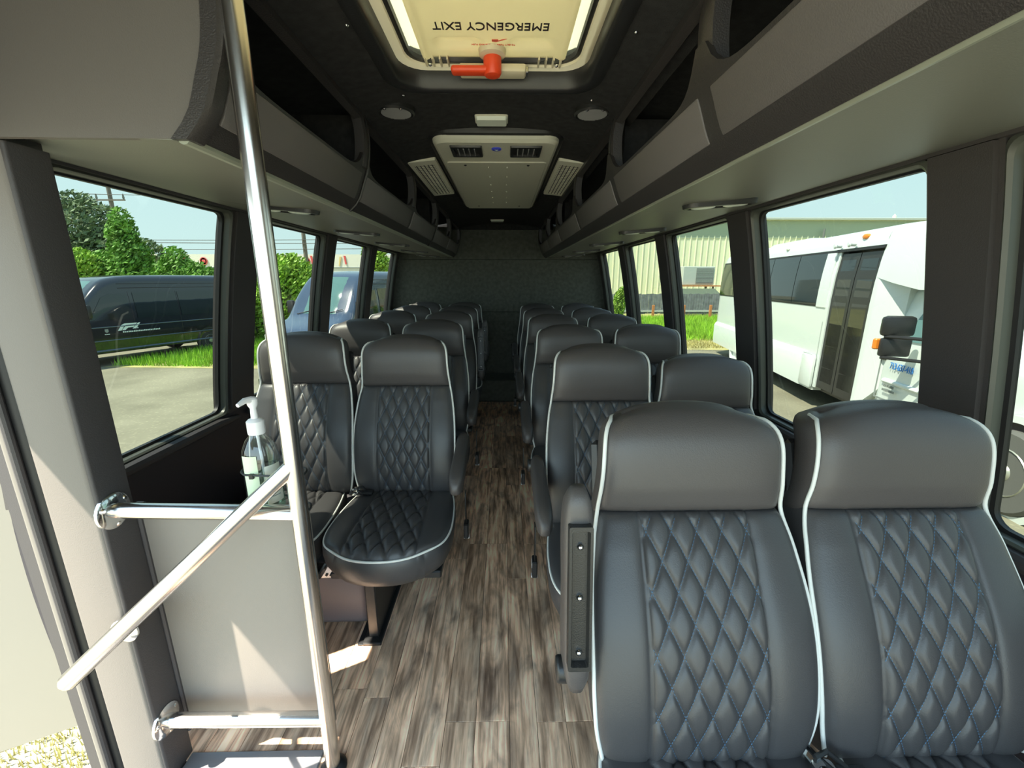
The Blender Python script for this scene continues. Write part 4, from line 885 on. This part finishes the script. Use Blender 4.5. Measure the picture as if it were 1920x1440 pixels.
# side windows
def side_quad(name, s0, s1, z0, z1, m, o=.012, parent=None):
    b = bmn(); L = []
    for i in range(7):
        z = z0 + (z1 - z0) * i / 6; y = ys_(z); L.append([(s0, y - o, z), (s1, y - o, z), (s1, y + .02, z), (s0, y + .02, z)])
    loops(b, L, True, True); return smoothen(obj(name, b, M[m], parent or t))
side_quad('window_band', -.33, 5.88, 1.83, 2.80, 'rubber', .006)
for i in range(5):
    a = -.30 + 6.16 / 5 * i; side_quad('side_window', a + .012, a + 6.16 / 5 - .012, 1.86, 2.76, 'vanglass', .014)
side_quad('body_reveal', 5.62, 5.93, 1.83, 2.755, 'white', .016)
for k_ in range(2):
    a = 6.02 + k_ * .54; side_quad('door_leaf', a, a + .52, .42, 2.72, 'blackplastic', -.06); side_quad('door_glass', a + .07, a + .45, .55, 2.62, 'vanglass', -.045)
side_quad('door_jamb', 5.90, 6.02, .40, 2.76, 'white', .0); side_quad('drip_rail', 5.90, 7.12, 2.755, 2.80, 'rubber', .03)
for s_, z_, m_ in ((6.55, 2.96, 'amber'), (.9, 2.93, 'amber'), (3.9, 2.95, 'lens')):
    b = bmn(); lathe(b, [(.06, .0), (.055, -.04), (.02, -.055)], 14, (s_, ys_(2.95) + .02, z_), 'Y'); bmesh.ops.scale(b, vec=(1.3, 1, .7), space=Matrix.Translation((-s_, 0, -z_)), verts=b.verts); smoothen(obj('marker_lamp', b, M[m_], t))
for s_ in (6.0, 6.40):
    b = bmn(); lathe(b, [(.035, 0), (.035, -.07), (.05, -.09), (.03, -.11)], 12, (s_, .04, 2.86), 'Y'); smoothen(obj('door_lamp', b, M['white'], t))
for s_ in (7.6, 7.85, 8.1):
    b = bmn(); box(b, s_, s_ + .16, .18, .25, 3.03, 3.08, .02); smoothen(obj('roof_lamp', b, M['lens'], t))
b = bmn(); prism(b, [(1.6, 3.05), (2.0, 3.17), (3.9, 3.17), (4.4, 3.05)], lambda x, z: (x, .5, z), lambda x, z: (x, 1.9, z)); smoothen(obj('roof_pod', b, M['white'], t))
b = bmn(); box(b, -.1, 7.1, .2, 2.2, .30, .52); obj('chassis', b, M['blackplastic'], t)
for s_ in (1.9,): wheel(t, s_, .04, .42, w=.3); wheel(t, s_, 2.05, .42, w=.3); 
b = bmn(); lathe(b, [(.50, .01), (.50, -.06), (.45, -.065), (.44, .02)], 36, (1.9, 0, .42), 'Y'); obj('wheel_arch', b, M['white'], t)
# cab
def cabsec(s, zb, zt, w0, w1):
    h = []; r = min(.12, (zt - zb) * .3)
    for i in range(8): z = zb + (zt - r - zb) * i / 7; u = max(0, (z - 1.45) / .75); h.append((w0 + (w1 - w0) * u, z))
    wl = h[-1][0]
    for i in range(1, 5): a = PI / 2 * i / 4; h.append((wl + r * (1 - math.cos(a)), zt - r + r * math.sin(a)))
    return [(s, y, z) for y, z in h] + [(s, 2.4 - y, z) for y, z in h[::-1]]
b = bmn(); loops(b, [cabsec(*a) for a in [(7.38, .45, 2.12, .16, .34), (7.5, .42, 2.2, .12, .30), (8.5, .42, 2.24, .12, .28), (8.75, .42, 2.16, .12, .28), (9.05, .45, 1.78, .12, .26), (9.3, .5, 1.50, .13, .2), (9.9, .5, 1.42, .15, .2), (10.35, .5, 1.36, .17, .22), (10.55, .5, 1.2, .22, .25), (10.62, .55, 1.0, .3, .3)]], True, True); smoothen(obj('cab', b, M['white'], t), 45)
def cy(z): return .12 + .18 * max(0, (z - 1.45) / .75)
def cabpoly(name, pts, m, o=.012, par=None):
    b = bmn(); prism(b, pts, lambda x, z: (x, cy(z) - o, z), lambda x, z: (x, cy(z) + .01, z)); return obj(name, b, M[m], par or t)
cabpoly('door_window', [(7.72, 1.50), (8.62, 1.50), (8.55, 1.72), (8.40, 2.05), (8.0, 2.08), (7.92, 2.03)], 'windshield')
cabpoly('door_gap', [(7.40, .62), (8.8, .62), (8.8, .64), (7.415, .64), (7.415, 1.45), (7.40, 1.45)], 'greydecal', .004)
cabpoly('door_handle', rrect(7.42, 7.52, 1.18, 1.40, .02, 2), 'blackplastic', .022)
b = bmn(); tube(b, [(7.55, .12, .90), (8.8, .12, .90)], .035, 10); smoothen(obj('cab_moulding', b, M['white'], t))
b = bmn(); grid(b, lambda u, v: (8.80 + (9.30 - 8.80) * (1 - v) + .012, .42 + 1.56 * u, 1.55 + (2.12 - 1.55) * v + .02), 6, 6); obj('windshield', b, M['windshield'], t)
cabpoly('windshield_side', [(8.72, 1.56), (9.22, 1.53), (8.86, 1.95), (8.7, 2.08)], 'windshield', .010)
mi = bmn(); box(mi, 8.10, 8.23, -.42, -.06, 1.60, 1.86, .05, seg=2); mo = smoothen(obj('side_mirror', mi, M['blackplastic'], t))
mi = bmn(); box(mi, 8.12, 8.21, -.40, -.06, 1.34, 1.58, .03, seg=2); smoothen(obj('lower_mirror', mi, M['blackplastic'], mo))
for z_ in (1.60, 1.33): mi = bmn(); tube(mi, [(8.18, -.38, z_), (8.45, -.1, z_), (8.70, .12, z_ - .02)], .022, 8); smoothen(obj('mirror_arm', mi, M['blackplastic'], mo))
mi = bmn(); box(mi, 8.05, 8.12, -.43, -.33, 1.42, 1.56, .015); obj('amber_lens', mi, M['amber'], mo)
text('lettering', '713-637-418', .13, M['bluedecal'], t, (7.86, .10, 1.13), axes((1, 0, 0), (0, 0, 1), (0, -1, 0)), .004, sx=.66)
text('small_lettering', 'USDOT 2050105', .055, M['greydecal'], t, (7.72, .085, .84), axes((1, 0, 0), (0, 0, 1), (0, -1, 0)), .003, sx=.55)
for k in range(12):
    b = bmn(); box(b, 7.60 + k * .021, 7.613 + k * .021, .083, .09, .765, .795); obj('letter_mark', b, M['greydecal'], t)
b = bmn(); lathe(b, [(.54, .12), (.54, .06), (.47, .055), (.46, .14)], 36, (9.62, 0, .47), 'Y'); smoothen(obj('wheel_arch', b, M['white'], t)); b = bmn(); lathe(b, [(.46, .20), (.46, .09), (.01, .09)], 30, (9.62, 0, .47), 'Y'); obj('wheel_well', b, M['ink'], t); wheel(t, 9.62, .02, .43, 'tyrebig', .28)
# ------------------------------------------------------------------ metal building, fence and yard things on the right
bl = thing('metal_building', 'long cream ribbed metal building beyond the fence on the right', 'building', (20, 32, G))
b = bmn(); box(b, -16, 22, 0, 8, 0, 6.55); obj('wall', b, M['cladding'], bl)
b = bmn(); box(b, -16.0, 22, -.035, 0, 5.25, 6.45); tag(obj('upper_band', b, M['upperband'], bl), 'darker green upper wall band')  # darker green strip laid over the upper wall
b = bmn(); box(b, -16.2, 22.2, -.35, 8.2, 6.5, 6.66, .02); obj('eave', b, M['acbox'], bl)
me_r = None
for i in range(88):
    x = -15.8 + i * .43
    if me_r is None:
        b = bmn(); prism(b, [(-.05, -.002), (-.025, -.05), (.025, -.05), (.05, -.002)], lambda a, c: (a, c, 0), lambda a, c: (a, c, 5.45)); me_r = mesh('wall_rib', b, M['cladding'], False)
    ob('wall_rib', me_r, bl, (x, -.0, 0))
b = bmn(); tube(b, [(3.2, -.3, 4.7), (3.2, -.3, 5.9)], .07, 8); obj('vent_pipe', b, M['grille'], bl)
b = bmn(); lathe(b, [(.14, 6.6), (.12, 6.95), (.02, 7.1)], 10, (9.3, 1.0, 0)); obj('roof_vent', b, M['cladding'], bl)
fc = thing('wooden_fence', 'weathered grey board fence below the metal building on the right', 'fence', (0, 26, G))
me_b = None
for i in range(120):
    x = 3.2 + i * .155
    if me_b is None: b = bmn(); box(b, -.072, .072, -.012, .012, .28, 1.48); me_b = mesh('board', b, M['fence'], False)
    o = ob('board', me_b, fc, (x, R.uniform(-.008, .008), R.uniform(-.02, .03)))
b = bmn(); box(b, 3, 22, -.05, .0, .40, .50); obj('fence_rail', b, M['rail'], fc)
for x in (8.9, 10.75, 12.35, 7.4, 14.0): 
    p_ = thing('marker_post', 'weathered orange marker post by the fence, ' + {8.9: 'behind the second right window pillar', 10.75: 'left of the air handler, third from the right', 12.35: 'in front of the air handler', 7.4: 'leftmost of the five', 14.0: 'rightmost, beside the shuttle bus'}[x], 'post', (x, 25.2, G), 0, 'orange posts by the fence'); b = bmn(); box(b, -.07, .07, -.05, .05, 0, .86, .01); obj('post', b, M['orange'], p_)
ac = thing('rooftop_unit', 'grey boxed air handling unit standing above the fence on the right', 'air handler', (12.4, 27.6, G))
b = bmn(); box(b, -.9, 1.15, -.0, 1.2, 2.0, 3.15, .03); obj('cabinet', b, M['acbox'], ac)
b = bmn(); box(b, -.05, 1.05, -.03, .02, 2.08, 3.05); gq = obj('grille', b, M['grille'], ac)
for i in range(12): bb = bmn(); box(bb, -.03, 1.03, -.045, -.03, 2.11 + i * .078, 2.135 + i * .078); obj('slat', bb, M['acbox'], gq)
b = bmn(); box(b, -1.6, 1.6, -.2, 1.4, 1.90, 1.97); obj('platform', b, M['orange'], ac)
b = bmn(); box(b, -1.1, -1.0, 0, .1, 0, 1.9); box(b, 1.1, 1.2, 0, .1, 0, 1.9); box(b, -1.1, -1.0, 1, 1.1, 0, 1.9); box(b, 1.1, 1.2, 1, 1.1, 0, 1.9); obj('stand', b, M['grille'], ac)
cn = thing('canopy', 'dark green sloped canopy under the grey air handling unit', 'canopy', (12.3, 26.9, G)); b = bmn(); prism(b, [(-.5, 1.42), (.4, 1.78), (.45, 1.74), (-.5, 1.36)], lambda y, z: (-1.3, y, z), lambda y, z: (1.2, y, z)); obj('roof', b, M['canopy'], cn)
b = bmn(); box(b, -1.2, -1.12, -.4, -.32, 0, 1.4); box(b, 1.02, 1.1, -.4, -.32, 0, 1.4); box(b, -1.2, 1.1, .2, .24, .2, 1.5); obj('frame', b, M['grille'], cn)
# ------------------------------------------------------------------ plants
def leaves(blobs, n, size, m, name='foliage'):
    vs = []; fs = []; tot = sum(bb[3] * bb[4] * bb[5] for bb in blobs)
    for (cx, cy_, cz_, rx_, ry_, rz_) in blobs:
        for _ in range(int(n * rx_ * ry_ * rz_ / tot)):
            while True:
                p = Vector((R.uniform(-1, 1), R.uniform(-1, 1), R.uniform(-1, 1)))
                if .25 < p.length < 1: break
            if R.random() < .5: p = p.normalized() * R.uniform(.8, 1.08)
            c = Vector((cx + p.x * rx_, cy_ + p.y * ry_, cz_ + p.z * rz_)); a = Vector((R.gauss(0, 1), R.gauss(0, 1), R.gauss(0, 1))).normalized(); q = a.orthogonal().normalized(); w = a.cross(q); s = size * R.uniform(.6, 1.3); i0 = len(vs)
            vs += [tuple(c + q * s), tuple(c + w * s * .45), tuple(c - q * s), tuple(c - w * s * .45)]; fs.append((i0, i0 + 1, i0 + 2, i0 + 3))
    me = bpy.data.meshes.new(name); me.from_pydata(vs, [], fs); me.materials.append(M[m]); return me
def tree(label, loc, blobs, n, size, m, trunk, cat='tree', name='leafy_tree'):
    t_ = thing(name, label, cat, (*loc, G)); stuff(ob('foliage', leaves(blobs, n, size, m), t_))
    b = bmn(); tube(b, [(0, 0, 0), (.05, .02, trunk * .5), (0, .05, trunk)], [.14, .11, .05], 8)
    for bb in blobs[:4]: tube(b, [(0, 0, trunk * .45), (bb[0] * .6, bb[1] * .6, bb[2] * .8), (bb[0], bb[1], bb[2])], [.06, .04, .02], 6)
    obj('trunk', b, M['bark'], t_); return t_
tree('tall grey-green tree at the left edge of the front left window', (-22.5, 24.5), [(0, 0, 5.3, 1.6, 1.4, 1.2), (.9, 0, 4.0, 1.7, 1.3, 1.2), (2.2, 0, 3.8, 1.4, 1.2, .8), (-.5, 0, 3.0, 1.8, 1.5, 1.3), (-.3, 0, 6.3, .8, .8, .6)], 9000, .14, 'leafdark', 4.5)
tree('vine-covered tree climbing the utility pole behind the black van', (-19.2, 22.8), [(0, 0, 1.8, 1.6, 1.2, 1.6), (.1, 0, 3.4, .9, .9, 1.1), (-.1, 0, 4.5, .65, .7, .8), (0, 0, 5.2, .45, .5, .6), (-1.3, 0, 2.6, 1.1, 1.0, 1.1)], 14000, .12, 'leaf', 4.6)
tree('bright green bush left of the vine-covered tree behind the black van', (-21.4, 21.8), [(0, 0, 1.6, 1.5, 1.1, 1.6), (.4, 0, 2.8, 1.1, 1.0, 1.0)], 9000, .11, 'leafbright', 2.2, 'bush', 'leafy_bush')
tree('round green bush in the middle of the front left window', (-15.9, 22.2), [(0, 0, 1.7, 1.5, 1.1, 1.5), (-.6, 0, 2.5, 1.0, .9, .9), (-.5, 0, 3.3, .55, .6, .6), (.9, 0, 2.0, .9, .8, .9)], 11000, .11, 'leaf', 2.6, 'bush', 'leafy_bush')
tree('low bright green bush at the right edge of the front left window', (-13.3, 23), [(0, 0, 1.5, 1.4, 1.0, 1.5), (.5, 0, 2.1, .9, .8, 1.0)], 7000, .11, 'leafbright', 2, 'bush', 'leafy_bush')
tree('large bright green bush beside the grab pole, behind the navy van', (-10.9, 21), [(0, 0, 1.6, 1.6, 1.2, 1.7), (.6, 0, 2.5, 1.2, 1.0, 1.0), (-.8, 0, 2.7, .8, .8, .9), (1.4, 0, 1.8, 1.0, .9, 1.2)], 14000, .11, 'leafbright', 2.6, 'bush', 'leafy_bush')
tree('small green bush low between the window pillar and the grab pole', (-9.4, 16.5), [(0, 0, .8, .7, .6, .9), (-.2, 0, 1.5, .5, .5, .6)], 3500, .08, 'leafbright', 1.3, 'bush', 'leafy_bush')
tree('green treetop seen at the edge of the rearmost left window', (-8.8, 30), [(0, 0, 4.0, .8, .8, .9), (.2, 0, 3.2, .9, .8, .8)], 3500, .12, 'leafbright', 3.6)
tree('young green bush in front of the fence at the rear right window', (6.1, 22.5), [(0, 0, 1.0, .32, .3, .75), (.1, 0, 1.55, .25, .25, .4)], 2600, .06, 'leafbright', 1.4, 'bush', 'leafy_bush')
# ------------------------------------------------------------------ utility poles, wires, far building
def upole(label, x, y, hgt, arms, lean=0):
    p_ = thing('utility_pole', label, 'utility pole', (x, y, G)); b = bmn(); tube(b, [(0, 0, 0), (lean, 0, hgt)], [.20, .14], 12); smoothen(obj('pole', b, M['wood'], p_))
    for z, w_, o_ in arms:
        b = bmn(); box(b, o_ - w_, o_ + w_, -.2, -.1, z - .06, z + .06); a = obj('crossarm', b, M['wood'], p_)
        for q in (-.92, .92): bb = bmn(); lathe(bb, [(.06, z + .06), (.09, z + .2), (.04, z + .5)], 8, (o_ + q * w_, -.15, 0)); smoothen(obj('insulator', bb, M['grille'], a))
upole('tall utility pole with crossarm above the black van on the left', -34.2, 40, 12.5, [(9.05, 1.25, .1), (10.3, .8, .9), (11.2, .7, -.9)])
upole('plain utility pole right of the grab pole in the second left window', -17.9, 40, 12, [])
u3 = upole('slim utility pole with a transformer in the third left window', -13.0, 46, 8.5, [], .0)
upole('thin utility pole in the rearmost left window', -12.4, 55, 9, [])
tr = thing('transformer', 'grey transformer can hanging on the slim utility pole', 'transformer', (-13.75, 46, G)); b = bmn(); lathe(b, [(.3, 5.3), (.34, 5.4), (.34, 6.5), (.3, 6.6)], 16); smoothen(obj('can', b, M['acbox'], tr)); b = bmn(); box(b, .2, .75, -.05, .05, 5.7, 5.85); obj('hanger', b, M['grille'], tr)
for i, (za, zb_, lab) in enumerate(((9.2, 8.4, 'thin overhead wire high above the black van'), (5.2, 4.6, 'dark overhead cable crossing behind the bushes'), (4.4, 4.2, 'lower overhead cable across the left windows'), (5.2, 5.0, 'overhead cable seen through the third left window'))):
    b = bmn(); tube(b, [(-60 + 56 * k / 10, 39.8, za + (zb_ - za) * k / 10 - .3 * math.sin(PI * k / 10) + G * 0) for k in range(11)], .028, 5); tag(obj('overhead_wire', b, M['wire']), lab, 'wire')
fb = thing('far_building', 'long white building with round red emblems on the left horizon', 'building', (-30, 60, G))
b = bmn(); box(b, -30, 22, 0, 12, 0, 5.7); obj('wall', b, M['farwhite'], fb)
b = bmn(); box(b, -30, 22, -.1, 0, 3.9, 4.0); obj('ledge', b, M['greydecal'], fb)
for x in (-15.5, -10.6, -6.0, -2.1, 1.6, 3.2, 6.1):
    b = bmn(); lathe(b, [(.50, -.05), (.50, -.12), (.42, -.12), (.42, -.05)], 28, (x, 0, 4.8), 'Y'); smoothen(obj('emblem_ring', b, M['farred'], fb)); b = bmn(); box(b, x - .25, x + .25, -.12, -.04, 4.6, 4.98, .04); obj('emblem_centre', b, M['farred'], fb)
    b = bmn(); prism(b, [(x + 1.4, 4.2), (x + 1.55, 4.2), (x + 1.85, 5.4), (x + 1.6, 5.4)], lambda a, c: (a, -.1, c), lambda a, c: (a, -.02, c)); obj('painted_stroke', b, M['faryellow'], fb)
    b = bmn(); prism(b, [(x + 2.3, 4.4), (x + 2.5, 4.4), (x + 2.4, 5.5), (x + 2.15, 5.5)], lambda a, c: (a, -.1, c), lambda a, c: (a, -.02, c)); obj('painted_stroke', b, M['farred'], fb)

ws_ = thing('window_sticker', 'small pale notice sticker low on the second left window', 'sticker', (-1.335, 2.278, 0.784))
b = bmn(); box(b, -.001, .001, -.035, .035, -.05, .045); obj('sheet', b, M['label'], ws_)
for k in range(5):
    b = bmn(); box(b, .001, .0016, -.028, .028, -.035 + k * .016, -.031 + k * .016); obj('print_line', b, M['greydecal'], ws_)
